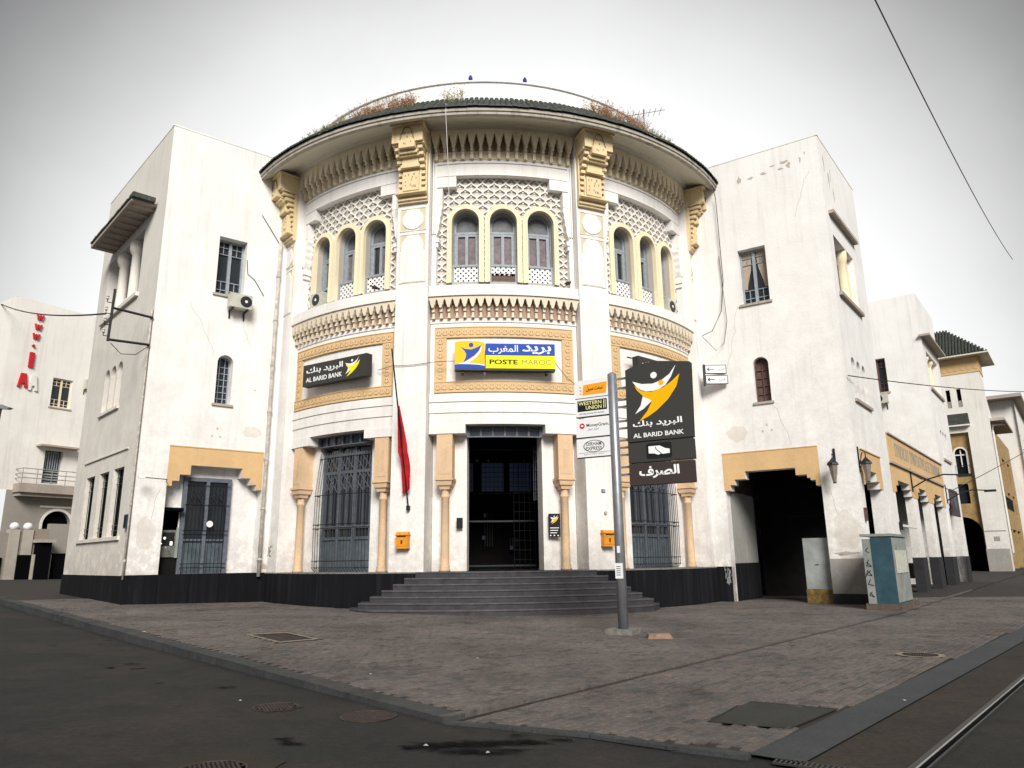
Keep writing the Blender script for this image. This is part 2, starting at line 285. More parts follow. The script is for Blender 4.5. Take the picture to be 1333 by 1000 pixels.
class MB:
    def __init__(s): s.v = []; s.f = []
    def add(s, pts): i = len(s.v); s.v.extend(pts); return i
    def quad(s, a, b, c, d):
        i = s.add([a, b, c, d]); s.f.append((i, i + 1, i + 2, i + 3))
    def box(s, F, a0, a1, z0, z1, d0, d1, n=None):
        if n is None: n = max(1, math.ceil(abs(a1 - a0) / F.seg)) if F.seg else 1
        i = len(s.v)
        for k in range(n + 1):
            a = a0 + (a1 - a0) * k / n
            s.v += [F(a, z0, d0), F(a, z0, d1), F(a, z1, d1), F(a, z1, d0)]
        for k in range(n):
            p = i + 4 * k; q = p + 4
            for u in range(4): s.f.append((p + u, p + (u + 1) % 4, q + (u + 1) % 4, q + u))
        s.f.append((i, i + 3, i + 2, i + 1)); p = i + 4 * n; s.f.append((p, p + 1, p + 2, p + 3))
        return s
    def prism(s, F, poly, d0, d1, back=False):
        """closed polygon (a,z) extruded from d0 (back) to d1 (front)"""
        n = len(poly); i = len(s.v)
        s.v += [F(a, z, d1) for a, z in poly] + [F(a, z, d0) for a, z in poly]
        for t in tessellate_polygon([[Vector((a, z, 0)) for a, z in poly]]): s.f.append(tuple(i + k for k in t))
        if back:
            for t in tessellate_polygon([[Vector((a, z, 0)) for a, z in poly]]): s.f.append(tuple(i + n + k for k in reversed(t)))
        for k in range(n): s.f.append((i + k, i + (k + 1) % n, i + n + (k + 1) % n, i + n + k))
        return s
    def sweep(s, F, a0, a1, prof, closed=True):
        n = max(1, math.ceil(abs(a1 - a0) / F.seg)) if F.seg else 1
        i = len(s.v); m = len(prof)
        for k in range(n + 1):
            a = a0 + (a1 - a0) * k / n
            s.v += [F(a, z, d) for d, z in prof]
        for k in range(n):
            for u in range(m if closed else m - 1):
                v = (u + 1) % m; s.f.append((i + k * m + u, i + k * m + v, i + (k + 1) * m + v, i + (k + 1) * m + u))
        if closed:
            s.f.append(tuple(i + u for u in range(m))); s.f.append(tuple(i + n * m + u for u in reversed(range(m))))
        return s
    def lathe(s, x, y, prof, n=14, cap=True, arc=None):
        i = len(s.v); m = len(prof)
        for r, z in prof:
            for k in range(n):
                t = 2 * pi * k / n; s.v.append((x + r * cos(t), y + r * sin(t), z))
        for u in range(m - 1):
            for k in range(n):
                s.f.append((i + u * n + k, i + u * n + (k + 1) % n, i + (u + 1) * n + (k + 1) % n, i + (u + 1) * n + k))
        if cap:
            s.f.append(tuple(i + k for k in reversed(range(n)))); s.f.append(tuple(i + (m - 1) * n + k for k in range(n)))
        return s
    def tube(s, pts, r, n=6):
        P = [Vector(p) for p in pts]; i = len(s.v)
        for k, p in enumerate(P):
            t = (P[min(k + 1, len(P) - 1)] - P[max(k - 1, 0)]).normalized()
            up = Vector((0, 0, 1)) if abs(t.z) < .9 else Vector((1, 0, 0))
            a = t.cross(up).normalized(); b = t.cross(a)
            for j in range(n): s.v.append(tuple(p + a * r * cos(2 * pi * j / n) + b * r * sin(2 * pi * j / n)))
        for k in range(len(P) - 1):
            for j in range(n): s.f.append((i + k * n + j, i + k * n + (j + 1) % n, i + (k + 1) * n + (j + 1) % n, i + (k + 1) * n + j))
        s.f.append(tuple(i + j for j in reversed(range(n)))); e_ = i + (len(P) - 1) * n; s.f.append(tuple(e_ + j for j in range(n)))
        return s
    def wall(s, F, a0, a1, z0, z1, holes=(), d=0.0, depth=.3, rim=True):
        """front skin at offset d with real openings and their reveals.
        hole: ('rect',a0,a1,zlo,zhi) | ('arch',a0,a1,zlo,zspring) | ('steps',zlo,[(a0,a1,zhi),...])"""
        H = []
        cuts = {a0, a1}
        for h in holes:
            if h[0] == 'rect':
                H.append((h[1], h[2], h[3], (lambda a, z=h[4]: z), h)); cuts |= {h[1], h[2]}
            elif h[0] == 'arch':
                c = (h[1] + h[2]) / 2; r = (h[2] - h[1]) / 2
                H.append((h[1], h[2], h[3], (lambda a, c=c, r=r, zs=h[4]: zs + math.sqrt(max(0, r * r - (a - c) ** 2))), h))
                cuts |= {c - r * cos(pi * k / 14) for k in range(15)}
            else:
                for (p, q, z) in h[2]: H.append((p, q, h[1], (lambda a, z=z: z), h)); cuts |= {p, q}
        cs = sorted(cuts)
        out = [cs[0]]
        for c in cs[1:]:
            g = c - out[-1]
            if g < 1e-6: continue
            if F.seg and g > F.seg:
                n = math.ceil(g / F.seg); b = out[-1]
                out += [b + g * k / n for k in range(1, n + 1)]
            else: out.append(c)
        for p, q in zip(out, out[1:]):
            m_ = (p + q) / 2
            hs = sorted([h for h in H if h[0] - 1e-7 <= m_ <= h[1] + 1e-7], key=lambda h: h[2])
            zp = zq = z0
            for h in hs:
                if h[2] > zp + 1e-6 or h[2] > zq + 1e-6: s.quad(F(p, zp, d), F(q, zq, d), F(q, h[2], d), F(p, h[2], d))
                tp, tq = h[3](p), h[3](q)
                s.quad(F(p, tp, d), F(q, tq, d), F(q, tq, d - depth), F(p, tp, d - depth))
                if h[2] > z0 + 1e-6: s.quad(F(p, h[2], d), F(q, h[2], d), F(q, h[2], d - depth), F(p, h[2], d - depth))
                zp, zq = tp, tq
            if z1 > zp + 1e-6 or z1 > zq + 1e-6: s.quad(F(p, zp, d), F(q, zq, d), F(q, z1, d), F(p, z1, d))
        for h in holes:
            if h[0] == 'steps':
                st = h[2]; prev = h[1]
                for (p, q, z) in st: s.quad(F(p, prev, d), F(p, z, d), F(p, z, d - depth), F(p, prev, d - depth)); prev = z
                s.quad(F(st[-1][1], prev, d), F(st[-1][1], h[1], d), F(st[-1][1], h[1], d - depth), F(st[-1][1], prev, d - depth))
            else:
                for a in (h[1], h[2]): s.quad(F(a, h[3], d), F(a, h[4], d), F(a, h[4], d - depth), F(a, h[3], d - depth))
        if rim:
            pass
        return s
    def ring(s, F, c, zs, zb, ri, ro, d0, d1, n=16):
        """stilted arch surround"""
        inn = [(c - ri, zb)] + [(c - ri * cos(pi * k / n), zs + ri * sin(pi * k / n)) for k in range(n + 1)] + [(c + ri, zb)]
        out = [(c - ro, zb)] + [(c - ro * cos(pi * k / n), zs + ro * sin(pi * k / n)) for k in range(n + 1)] + [(c + ro, zb)]
        for k in range(len(inn) - 1):
            a, b, c_, e_ = inn[k], inn[k + 1], out[k + 1], out[k]
            s.quad(F(*a, d1), F(*b, d1), F(*c_, d1), F(*e_, d1)); s.quad(F(*a, d0), F(*b, d0), F(*b, d1), F(*a, d1)); s.quad(F(*e_, d1), F(*c_, d1), F(*c_, d0), F(*e_, d0))
        return s
    def disc(s, F, c, z, r, d0, d1, n=12, sq=1.0):
        return s.prism(F, [(c + r * sq * cos(2 * pi * k / n), z + r * sin(2 * pi * k / n)) for k in range(n)], d0, d1)
    def mesh(s, name, m):
        me = bpy.data.meshes.new(name); me.from_pydata([tuple(v) for v in s.v], [], s.f); me.validate(); me.update()
        if m: me.materials.append(m)
        return me

WM = {}
def link(name, data, par=None, W=IDM):
    o = bpy.data.objects.new(name, data); COL.objects.link(o)
    WM[o.name] = W.copy()
    if par is not None:
        o.parent = par; o.matrix_parent_inverse = WM[par.name].inverted()
    o.matrix_basis = W
    return o
def part(name, mb, m, par, W=IDM, kind=None, label=None):
    o = link(name, mb.mesh(name, M[m]) if isinstance(mb, MB) else mb, par, W)
    if kind: o['kind'] = kind
    if label: o['label'] = label
    return o
def thing(name, label, cat, loc=(0, 0, 0), group=None):
    o = link(name, None, None, Matrix.Translation(loc)); o.empty_display_size = .2
    o['label'] = label; o['category'] = cat
    if group: o['group'] = group
    return o
def tag(o, label, cat, group=None):
    o['label'] = label; o['category'] = cat
    if group: o['group'] = group
    return o
def struct(name, mb, m, kind='structure'):
    o = link(name, mb.mesh(name, M[m])); o['kind'] = kind; return o
def smooth(o):
    for p in o.data.polygons: p.use_smooth = True
    return o

_forms = {'ا':'\uFE8D\uFE8E','ل':'\uFEDD\uFEDE\uFEDF\uFEE0','ب':'\uFE8F\uFE90\uFE91\uFE92','ر':'\uFEAD\uFEAE','ي':'\uFEF1\uFEF2\uFEF3\uFEF4','د':'\uFEA9\uFEAA','ن':'\uFEE5\uFEE6\uFEE7\uFEE8','ك':'\uFED9\uFEDA\uFEDB\uFEDC','م':'\uFEE1\uFEE2\uFEE3\uFEE4','غ':'\uFECD\uFECE\uFECF\uFED0','ص':'\uFEB9\uFEBA\uFEBB\uFEBC','ف':'\uFED1\uFED2\uFED3\uFED4','و':'\uFEED\uFEEE','س':'\uFEB1\uFEB2\uFEB3\uFEB4','ت':'\uFE95\uFE96\uFE97\uFE98','ح':'\uFEA1\uFEA2\uFEA3\uFEA4'}
def arab(word):
    out = []; prev = False
    for i, ch in enumerate(word):
        if ch not in _forms: out.append(ch); prev = False; continue
        f = _forms[ch]; nxt = i + 1 < len(word) and word[i + 1] in _forms
        if len(f) == 2: out.append(f[1] if prev else f[0]); prev = False
        else:
            out.append(f[3] if prev and nxt else f[1] if prev else f[2] if nxt else f[0]); prev = nxt
    return ''.join(reversed(out))
def text(F, body, a0, a1, z0, z1, d, bold=0.0, th=.006, mb=None):
    """lettering laid flat on a frame, fitted to the rectangle a0..a1, z0..z1"""
    c = bpy.data.curves.new('lettering', 'FONT'); c.body = body; c.size = 1; c.offset = bold; c.resolution_u = 3
    if any(ord(x) > 0x600 for x in body): c.space_character = .93
    o = bpy.data.objects.new('lettering', c); COL.objects.link(o)
    dg = bpy.context.evaluated_depsgraph_get(); dg.update()
    me = bpy.data.meshes.new_from_object(o.evaluated_get(dg))
    xs = [v.co.x for v in me.vertices]; ys = [v.co.y for v in me.vertices]
    x0, x1, y0, y1 = min(xs), max(xs), min(ys), max(ys)
    mb = mb or MB(); i = len(mb.v)
    for v in me.vertices:
        mb.v.append(F(a0 + (v.co.x - x0) / (x1 - x0) * (a1 - a0), z0 + (v.co.y - y0) / (y1 - y0) * (z1 - z0), d))
    for p in me.polygons: mb.f.append(tuple(i + k for k in p.vertices))
    bpy.data.objects.remove(o); bpy.data.curves.remove(c); bpy.data.meshes.remove(me)
    return mb

def gz(x): return 0.028 * math.log1p(math.exp(-x)) if x > -30 else .028 * -x

# ------------------------------------------------------------------ ground
K0 = (-0.66, 7.13)
def az(a): return (sin(rad(a)), cos(rad(a)))
dLK = az(-43.4); dRD = az(40.6)
def along(P, d, t): return (P[0] + d[0] * t, P[1] + d[1] * t)
def roadz(x): return gz(x) - .04 - .10 * min(1, max(0, (-.4 - x) / 7.0))
g = MB()
xs = [-260, -180, -120, -80, -50, -35] + [-30 + 1.0 * k for k in range(0, 41)] + [14, 20, 40, 80, 140, 260, 400]
ys = [-60, -20, 0, 3, 6, 10, 16, 24, 40, 80, 150, 400]
for i, x in enumerate(xs):
    for y in ys: g.v.append((x, y, roadz(x)))
n = len(ys)
for i in range(len(xs) - 1):
    for j in range(n - 1): g.f.append((i * n + j, (i + 1) * n + j, (i + 1) * n + j + 1, i * n + j + 1))
struct('road', g, 'asphalt')
def sheet(poly, zf, name, m, kind='structure'):
    mb = MB(); mb.v = [(x, y, zf(x)) for x, y in poly]
    for t in tessellate_polygon([[Vector((x, y, 0)) for x, y in poly]]): mb.f.append(tuple(t))
    return struct(name, mb, m, kind)
# plaza: strips so that the sheet follows the cross fall
def strip_sheet(name, inside_x, y0, y1, zf, m, n=40, kind='structure'):
    mb = MB()
    rows = []
    for j in range(n + 1):
        y = y0 + (y1 - y0) * j / n; xa, xb = inside_x(y)
        k = 16; rows.append([(xa + (xb - xa) * i / k, y) for i in range(k + 1)])
    for r in rows: mb.v += [(x, y, zf(x)) for x, y in r]
    w = 17
    for j in range(n):
        for i in range(w - 1): mb.f.append((j * w + i, j * w + i + 1, (j + 1) * w + i + 1, (j + 1) * w + i))
    return struct(name, mb, m, kind)
tL = lambda y: K0[0] + dLK[0] / dLK[1] * (y - K0[1])
tR = lambda y: K0[0] + dRD[0] / dRD[1] * (y - K0[1]) if y < 19 else K0[0] + dRD[0] / dRD[1] * (19 - K0[1]) + math.tan(rad(37.6)) * (y - 19)
SW = strip_sheet('sidewalk', lambda y: (tL(y) + .1, tR(y) - .05), 7.2, 90, lambda x: gz(x) - .012, 'mortar', 60)
FK = [(-.66, 7.10), (-.03, 6.83), (.61, 6.54), (1.16, 6.15), (1.70, 5.84)]
BL0, BD = (1.83, 6.02), az(41.9)       # inner edge of the grey band
bx = lambda y: BL0[0] + BD[0] / BD[1] * (y - BL0[1])
apron_poly = [(-.58, 7.05), (-.03, 6.80), (.61, 6.52), (1.16, 6.13), (1.83, 5.90)] + [along(BL0, BD, t) for t in (0, 30, 60)] + [(tR(y) - .02, y) for y in (52, 19, 12, 7.4)]
APR = sheet(apron_poly, lambda x: -.022, 'paved_apron', 'mortar')
sheet([along(BL0, BD, -.14), along((BL0[0] + .30, BL0[1] - .26), BD, -.14), along((BL0[0] + .30, BL0[1] - .26), BD, 80), along(BL0, BD, 80)], lambda x: -.006, 'granite_band', 'band')
bedo = (BL0[0] + .30, BL0[1] - .26)
sheet([along(bedo, BD, -6), along(bedo, BD, 90), along((2.66, 5.47), az(41.4), 90), along((2.66, 5.47), az(41.4), -6)], lambda x: -.016, 'tram_track_bed', 'bed')

# pavers: real stones out to the buildings
def brick_mesh(L=.2, W=.1):
    mb = MB(); a, b = L / 2 - .004, W / 2 - .004; c, e_ = a - .006, b - .006
    mb.v = [(-a, -b, -.02), (a, -b, -.02), (a, b, -.02), (-a, b, -.02), (-a, -b, -.005), (a, -b, -.005), (a, b, -.005), (-a, b, -.005), (-c, -e_, 0), (c, -e_, 0), (c, e_, 0), (-c, e_, 0)]
    for q in range(4):
        mb.f += [(q, (q + 1) % 4, 4 + (q + 1) % 4, 4 + q), (4 + q, 4 + (q + 1) % 4, 8 + (q + 1) % 4, 8 + q)]
    mb.f.append((8, 9, 10, 11)); return mb
BR = brick_mesh()
brm = BR.mesh('paving_brick', M['paver'])
def point_in(poly, x, y):
    c = False; j = len(poly) - 1
    for i in range(len(poly)):
        (xi, yi), (xj, yj) = poly[i], poly[j]
        if (yi > y) != (yj > y) and x < (xj - xi) * (y - yi) / (yj - yi) + xi: c = not c
        j = i
    return c
def lay(parent, test, zf, ori, xr, yr, near, name):
    u = az(ori); v = (u[1], -u[0]); rng = random.Random(3); got = []
    for i in range(int(xr[0] / .2), int(xr[1] / .2)):
        for j in range(int(yr[0] / .1), int(yr[1] / .1)):
            a = (i + (.5 if j % 2 else 0)) * .2; b = j * .1
            x = u[0] * a + v[0] * b; y = u[1] * a + v[1] * b
            if y < 26 and abs(x) < 26 and test(x, y): got.append((x * x + y * y, x, y, rng.uniform(-.002, .003), rng.gauss(0, .008), rng.gauss(0, .012)))
    got.sort(); ang = math.atan2(u[1], u[0])
    for k, (_, x, y, dz, tw, tl) in enumerate(got[:near]):
        W = Matrix.Translation((x, y, zf(x) + dz)) @ Matrix.Rotation(ang + tw, 4, 'Z') @ Matrix.Rotation(tl, 4, 'X')
        link('paving_brick', brm, parent, W)
    mb = MB(); V, Fc = [], []
    for (_, x, y, dz, tw, tl) in got[near:]:
        c, s_ = cos(ang + tw), sin(ang + tw); i = len(V); z = zf(x) + dz
        for (p, q, r) in BR.v[4:]: V.append((x + p * c - q * s_, y + p * s_ + q * c, z + r + q * tl))
        for q in range(4): Fc.append((i + q, i + (q + 1) % 4, i + 4 + (q + 1) % 4, i + 4 + q))
        Fc.append((i + 4, i + 5, i + 6, i + 7))
    mb.v, mb.f = V, Fc
    part(name, mb, 'paver', parent, kind='stuff')
rimC = [(-4.99, 14.11), (-4.35, 14.62), (-3.44, 13.50), (-3.95, 12.85)]
cov4 = [(1.70, 7.02), (2.34, 7.98), (3.10, 7.52), (2.33, 6.70)]
def in_plaza(x, y): return y > 7.35 and x > tL(y) + .42 and x < tR(y) - .12 and not point_in(rimC, x, y) and not (abs(x + .98) < 4.1 and y > 21.5)
lay(SW, in_plaza, gz, 40.6, (3, 34), (-26, 18), 300, 'paving_bricks_beyond')
def in_apron(x, y): return point_in(apron_poly, x, y) and x > tR(y) + .10 and not point_in(cov4, x, y) and (x - 5.95) ** 2 + (y - 11.33) ** 2 > .12 and y > 6.0 and x < bx(y) - .03 and math.hypot(x - 1.0, y - 6.6) > .0 and (y > 7.28 - (x + .6) * .5)
lay(APR, in_apron, lambda x: -.006, 40.6, (3, 34), (-12, 4), 300, 'paving_bricks_beyond')

# kerbs
for k in range(34):
    L0 = k * 1.0; mb = MB(); a = along(K0, dLK, L0 + .006); b = along(K0, dLK, L0 + .994); nx = (cos(rad(-43.4)) * .26, -sin(rad(-43.4)) * .26)
    P = [a, b, (b[0] + nx[0], b[1] + nx[1]), (a[0] + nx[0], a[1] + nx[1])]
    dz = random.uniform(-.006, .006)
    mb.v = [(x, y, gz(x) - .3) for x, y in P] + [(x, y, gz(x) + .006 + dz) for x, y in P]
    mb.f = [(0, 1, 5, 4), (1, 2, 6, 5), (2, 3, 7, 6), (3, 0, 4, 7), (4, 5, 6, 7)]
    part('kerb_stone', mb, 'kerb', SW)
for (p, q) in zip(FK, FK[1:]):
    d = Vector((q[0] - p[0], q[1] - p[1])).normalized(); nn = Vector((-d.y, d.x)) * .10
    mb = MB(); P = [(p[0] + d.x * .005, p[1] + d.y * .005), (q[0] - d.x * .005, q[1] - d.y * .005), (q[0] + nn.x, q[1] + nn.y), (p[0] + nn.x, p[1] + nn.y)]
    mb.v = [(x, y, -.2) for x, y in P] + [(x, y, .002) for x, y in P]; mb.f = [(0, 1, 5, 4), (1, 2, 6, 5), (2, 3, 7, 6), (3, 0, 4, 7), (4, 5, 6, 7)]
    part('kerb_stone', mb, 'kerb', APR)
# dark drainage joint along the plaza's right edge: low kerb stones with a black gap
mb = MB()
for t0 in range(0, 40):
    y0 = 7.2 + t0 * .8; y1 = y0 + .79
    a, b = (tR(y0), y0), (tR(y1), y1)
    P = [a, b, (b[0] + .085, b[1]), (a[0] + .085, a[1])]
    i = len(mb.v); mb.v += [(x, y, -.014) for x, y in P]; mb.f.append((i, i + 1, i + 2, i + 3))
part('drainage_joint', mb, 'rustiron', APR)
mb = MB()
for t0 in range(0, 30):
    y0 = 7.2 + t0 * .8; y1 = y0 + .78
    P = [(tR(y0) - .12, y0), (tR(y1) - .12, y1), (tR(y1) - .01, y1), (tR(y0) - .01, y0)]
    i = len(mb.v); mb.v += [(x, y, gz(x) - .3) for x, y in P] + [(x, y, gz(x) + .004) for x, y in P]
    mb.f += [(i, i + 1, i + 5, i + 4), (i + 1, i + 2, i + 6, i + 5), (i + 2, i + 3, i + 7, i + 6), (i + 3, i, i + 4, i + 7), (i + 4, i + 5, i + 6, i + 7)]
part('edge_stones', mb, 'paver', SW, kind='stuff')

# tram rails, grooved
def railpair(name, P, label):
    d = az(41.4); nrm_ = (d[1], -d[0])
    t = thing(name, label, 'tram rail', (P[0], P[1], 0), 'tram rails in the street')
    def strip(w0, w1, z, nm, m, zt=None):
        mb = MB(); a = along(P, d, -6); b = along(P, d, 80)
        q = [(a[0] + nrm_[0] * w0, a[1] + nrm_[1] * w0), (b[0] + nrm_[0] * w0, b[1] + nrm_[1] * w0), (b[0] + nrm_[0] * w1, b[1] + nrm_[1] * w1), (a[0] + nrm_[0] * w1, a[1] + nrm_[1] * w1)]
        mb.v = [(x, y, -.12) for x, y in q] + [(x, y, z) for x, y in q]
        mb.f = [(0, 1, 5, 4), (1, 2, 6, 5), (2, 3, 7, 6), (3, 0, 4, 7), (4, 5, 6, 7)]
        part(nm, mb, m, t)
    strip(0, .050, -.010, 'rubber_edge', 'railside'); strip(.052, .068, .0, 'rail_head', 'rail'); strip(.070, .104, -.036, 'groove', 'dark'); strip(.106, .122, -.004, 'rail_lip', 'railside')
railpair('tram_rail', (2.66, 5.47), 'near grooved steel tram rail at the lower right corner')
railpair('tram_rail', (3.88, 4.55), 'far grooved steel tram rail right of the near one, at the frame edge')
mb = MB(); d = az(41.4); a = along((2.76, 5.40), d, -6); b = along((2.76, 5.40), d, 90); c = (b[0] + 12, b[1] - 10); e_ = (a[0] + 12, a[1] - 10)
mb.v = [(x, y, -.020) for x, y in (a, b, c, e_)]; mb.f = [(0, 1, 2, 3)]; struct('tram_street', mb, 'asphalt2')

def manhole(name, cx, cy, r, z, label, m='rustiron', ringm=None, ringr=0, rough_ring=False, grp=None):
    t = thing(name, label, 'manhole cover', (cx, cy, z), grp)
    if ringm:
        mb = MB(); n_ = 28; rr = [ringr * (random.uniform(.86, 1.12) if rough_ring else 1) for _ in range(n_)]
        mb.v = [(cx + rr[k] * cos(2 * pi * k / n_), cy + rr[k] * sin(2 * pi * k / n_), z + .004) for k in range(n_)]; mb.f = [tuple(range(n_))]
        part('surround', mb, ringm, t)
    mb = MB(); mb.lathe(cx, cy, [(r, z), (r, z + .008), (r * .94, z + .008), (r * .93, z + .004), (0.001, z + .004)], 28, cap=False); part('cover', mb, m, t)
    mb = MB()
    k = int(r / .035)
    for i in range(-k, k + 1):
        for j in range(-k, k + 1):
            x, y = i * .035 + (.0175 if j % 2 else 0), j * .035
            if math.hypot(x, y) < r * .88: mb.box(Frame(lambda a, z_, d_, x=x, y=y: (cx + x + a, cy + y + d_, z_)), -.011, .011, z + .004, z + .010, -.011, .011)
    part('tread_studs', mb, m, t)
manhole('manhole_cover', -1.40, 7.44, .27, roadz(-1.4), 'studded rusty round cover in asphalt beside the kerb corner', 'rustiron')
manhole('manhole_cover', -2.16, 5.62, .25, roadz(-2.2), 'round cover in a pale ragged patch at the bottom edge of the road', 'rustiron', 'patch', .50, True)
manhole('manhole_cover', -2.43, 7.90, .22, roadz(-2.4), 'worn reddish round cover in asphalt left of the studded one', 'rustiron', 'patch', .27, True)
manhole('manhole_cover', 5.95, 11.33, .24, -.008, 'small round cover in paving near the grey granite band', 'rustiron', 'cementrim', .33)
mb = MB()
for k in range(10):
    a_, b_ = along((-9.0, 10.5), dLK, -1.5 + k * 1.4), along((-9.0, 10.5), dLK, -1.5 + k * 1.4 + 1.38)
    mb.quad((a_[0], a_[1], roadz(a_[0]) + .005), (b_[0], b_[1], roadz(b_[0]) + .005), (b_[0] + .07, b_[1] + .07, roadz(b_[0]) + .005), (a_[0] + .07, a_[1] + .07, roadz(a_[0]) + .005))
struct('road_marking', mb, 'kerb')
# rectangular covers
def quadsheet(poly, z, name, m, par=None, th=.0):
    mb = MB(); n_ = len(poly); mb.v = [(x, y, z) for x, y in poly]; mb.f = [tuple(range(n_))]; return part(name, mb, m, par) if par is not None else link(name, mb.mesh(name, M[m]))
t = thing('access_cover', 'dark rusty rectangular cover with pale cement rim in the plaza', 'access cover', (-4.2, 13.8, gz(-4.2)))
cx = sum(p[0] for p in rimC) / 4; cy = sum(p[1] for p in rimC) / 4
inn = [(cx + (x - cx) * .82, cy + (y - cy) * .82) for x, y in rimC]
mb = MB(); 
for k in range(4):
    a, b, c, e_ = rimC[k], rimC[(k + 1) % 4], inn[(k + 1) % 4], inn[k]; mb.quad(*[(x, y, gz(x) + .006) for x, y in (a, b, c, e_)])
part('cement_rim', mb, 'cementrim', t)
mb = MB(); mb.v = [(x, y, gz(x) - .004) for x, y in inn]; mb.f = [(0, 1, 2, 3)]; part('cover', mb, 'rustiron', t)
mb = MB()
for k in range(1, 7):
    f = k / 7; p = Vector(inn[0]).lerp(Vector(inn[3]), f); q = Vector(inn[1]).lerp(Vector(inn[2]), f)
    mb.tube([(p.x, p.y, gz(p.x) - .002), (q.x, q.y, gz(q.x) - .002)], .006, 4)
part('ribs', mb, 'rustiron', t)
t = thing('access_cover', 'large dark grey square cover set in the paved apron', 'access cover', (2.37, 7.3, 0))
mb = MB(); cx, cy = 2.37, 7.31; inn = [(cx + (x - cx) * .93, cy + (y - cy) * .93) for x, y in cov4]
for k in range(4):
    a, b, c, e_ = cov4[k], cov4[(k + 1) % 4], inn[(k + 1) % 4], inn[k]; mb.quad(*[(x, y, -.004) for x, y in (a, b, c, e_)])
part('frame', mb, 'patch', t)
mb = MB(); mb.v = [(x, y, -.006) for x, y in inn]; mb.f = [(0, 1, 2, 3)]; part('cover', mb, 'greycover', t)
# slotted drain grate across the foot of the band
t = thing('drain_grate', 'black slotted drain grate at the bottom edge near the rail', 'drain grate', (2.2, 5.6, 0))
FG = planar((1.90, 5.80), 123)
mb = MB(); mb.v = [(*FG(a, 0, d)[:2], -.02) for a, d in ((0, 0), (1.0, 0), (1.0, .14), (0, .14))]; mb.f = [(0, 1, 2, 3)]; part('channel', mb, 'dark', t)
mb = MB()
for k in range(29): mb.box(FG, k * .035, k * .035 + .014, -.018, -.006, .01, .13)
mb.box(FG, 0, 1.0, -.018, -.004, 0, .012); mb.box(FG, 0, 1.0, -.018, -.004, .128, .14); part('grille_bars', mb, 'railside', t)
# oil stains on the road: soft irregular wet asphalt
def blob(name, cx, cy, rx, ry, z, m, seed, k=30, spikes=.35):
    rg = random.Random(seed); mb = MB(); pts = []
    ph = [rg.uniform(0, 6.28) for _ in range(5)]
    for i in range(k):
        t_ = 2 * pi * i / k; r = 1 + spikes * (.4 * sin(2 * t_ + ph[0]) + .3 * sin(3 * t_ + ph[1]) + .25 * sin(5 * t_ + ph[2]) + .25 * sin(9 * t_ + ph[3]))
        pts.append((cx + rx * r * cos(t_), cy + ry * r * sin(t_)))
    mid = [(cx + (x - cx) * .5, cy + (y - cy) * .5) for x, y in pts]; mb.v = [(x, y, roadz(x) + z) for x, y in pts] + [(x, y, roadz(x) + z) for x, y in mid] + [(cx, cy, roadz(cx) + z)]; mb.f = [(i, (i + 1) % k, k + (i + 1) % k, k + i) for i in range(k)] + [(k + i, k + (i + 1) % k, 2 * k) for i in range(k)]
    o = struct(name, mb, m, 'stuff'); o['label'] = 'dark oily stain on the asphalt'
    at_ = o.data.attributes.new('inner', 'FLOAT', 'POINT')
    for i in range(len(o.data.vertices)): at_.data[i].value = 0 if i < k else (.45 if i < 2 * k else .7)
    return o
for i, q in enumerate([(-.62, 6.30, .30, .16), (-.22, 6.34, .34, .17), (.10, 6.40, .22, .10), (-.35, 6.08, .34, .10), (.36, 6.46, .16, .05), (-.05, 6.12, .18, .07), (-.85, 6.22, .12, .05), (.0, 6.60, .12, .04)]):
    blob('oil_stain', *q, .008 + .0012 * i, 'wet', 31 + i, 44, .5)
rg = random.Random(11)
for i in range(12):
    x = rg.uniform(-8.5, -1.8); y = K0[1] + (K0[0] - x) / .945 - rg.uniform(.3, 2.0)
    blob('oil_stain', x, y, rg.uniform(.05, .16), rg.uniform(.03, .08), .007 + .0005 * i, 'wet', 20 + i, 30, .6)
for (x, y, s_, lb) in [(-.72, 6.28, .035, 'small white scrap of litter in the oily stain, left'), (-.22, 6.05, .035, 'small white scrap of litter in the oily stain, right'), (-2.9, 8.2, .03, 'tiny white scrap beside the worn red manhole cover'), (3.93, 7.9, .04, 'small white scrap on the tram bed'), (-.55, 11.2, .03, 'small white scrap in the middle of the plaza'), (-1.8, 9.6, .03, 'small white scrap near the left kerb on the plaza'), (-6.9, 14.2, .06, 'crumpled white paper lying on the left kerb')]:
    z = (roadz(x) if y < 7.1 - abs(x) * .0 or x < tL(y) else max(gz(x), 0)) + .008
    if x > 3: z = -.01
    s_ *= .45
    mb = MB(); mb.v = [(x + s_ * 1.6, y, z), (x, y + s_, z + .012), (x - s_ * 1.4, y + .01, z), (x - .01, y - s_, z + .004), (x, y, z + s_ * .5)]
    mb.f = [(0, 1, 4), (1, 2, 4), (2, 3, 4), (3, 0, 4)]
    tag(link('litter', mb.mesh('litter', M['litter'])), lb, 'litter', 'scraps of litter')

# ================================================================== POST OFFICE
PO = thing('post_office_building', 'large white post office with round colonnaded front and green tiled eave', 'post office', (DC[0], DC[1], 0))
PL = (-11.136, 21.489); PR = (10.668, 22.525)
LF = planar(PL, 51.3); LS = planar(PL, -43.05); RF = planar(PR, -56.7); RS = planar(PR, 37.6)
FL = 1.12   # floor level

def tri3(mb, F, spec): pass

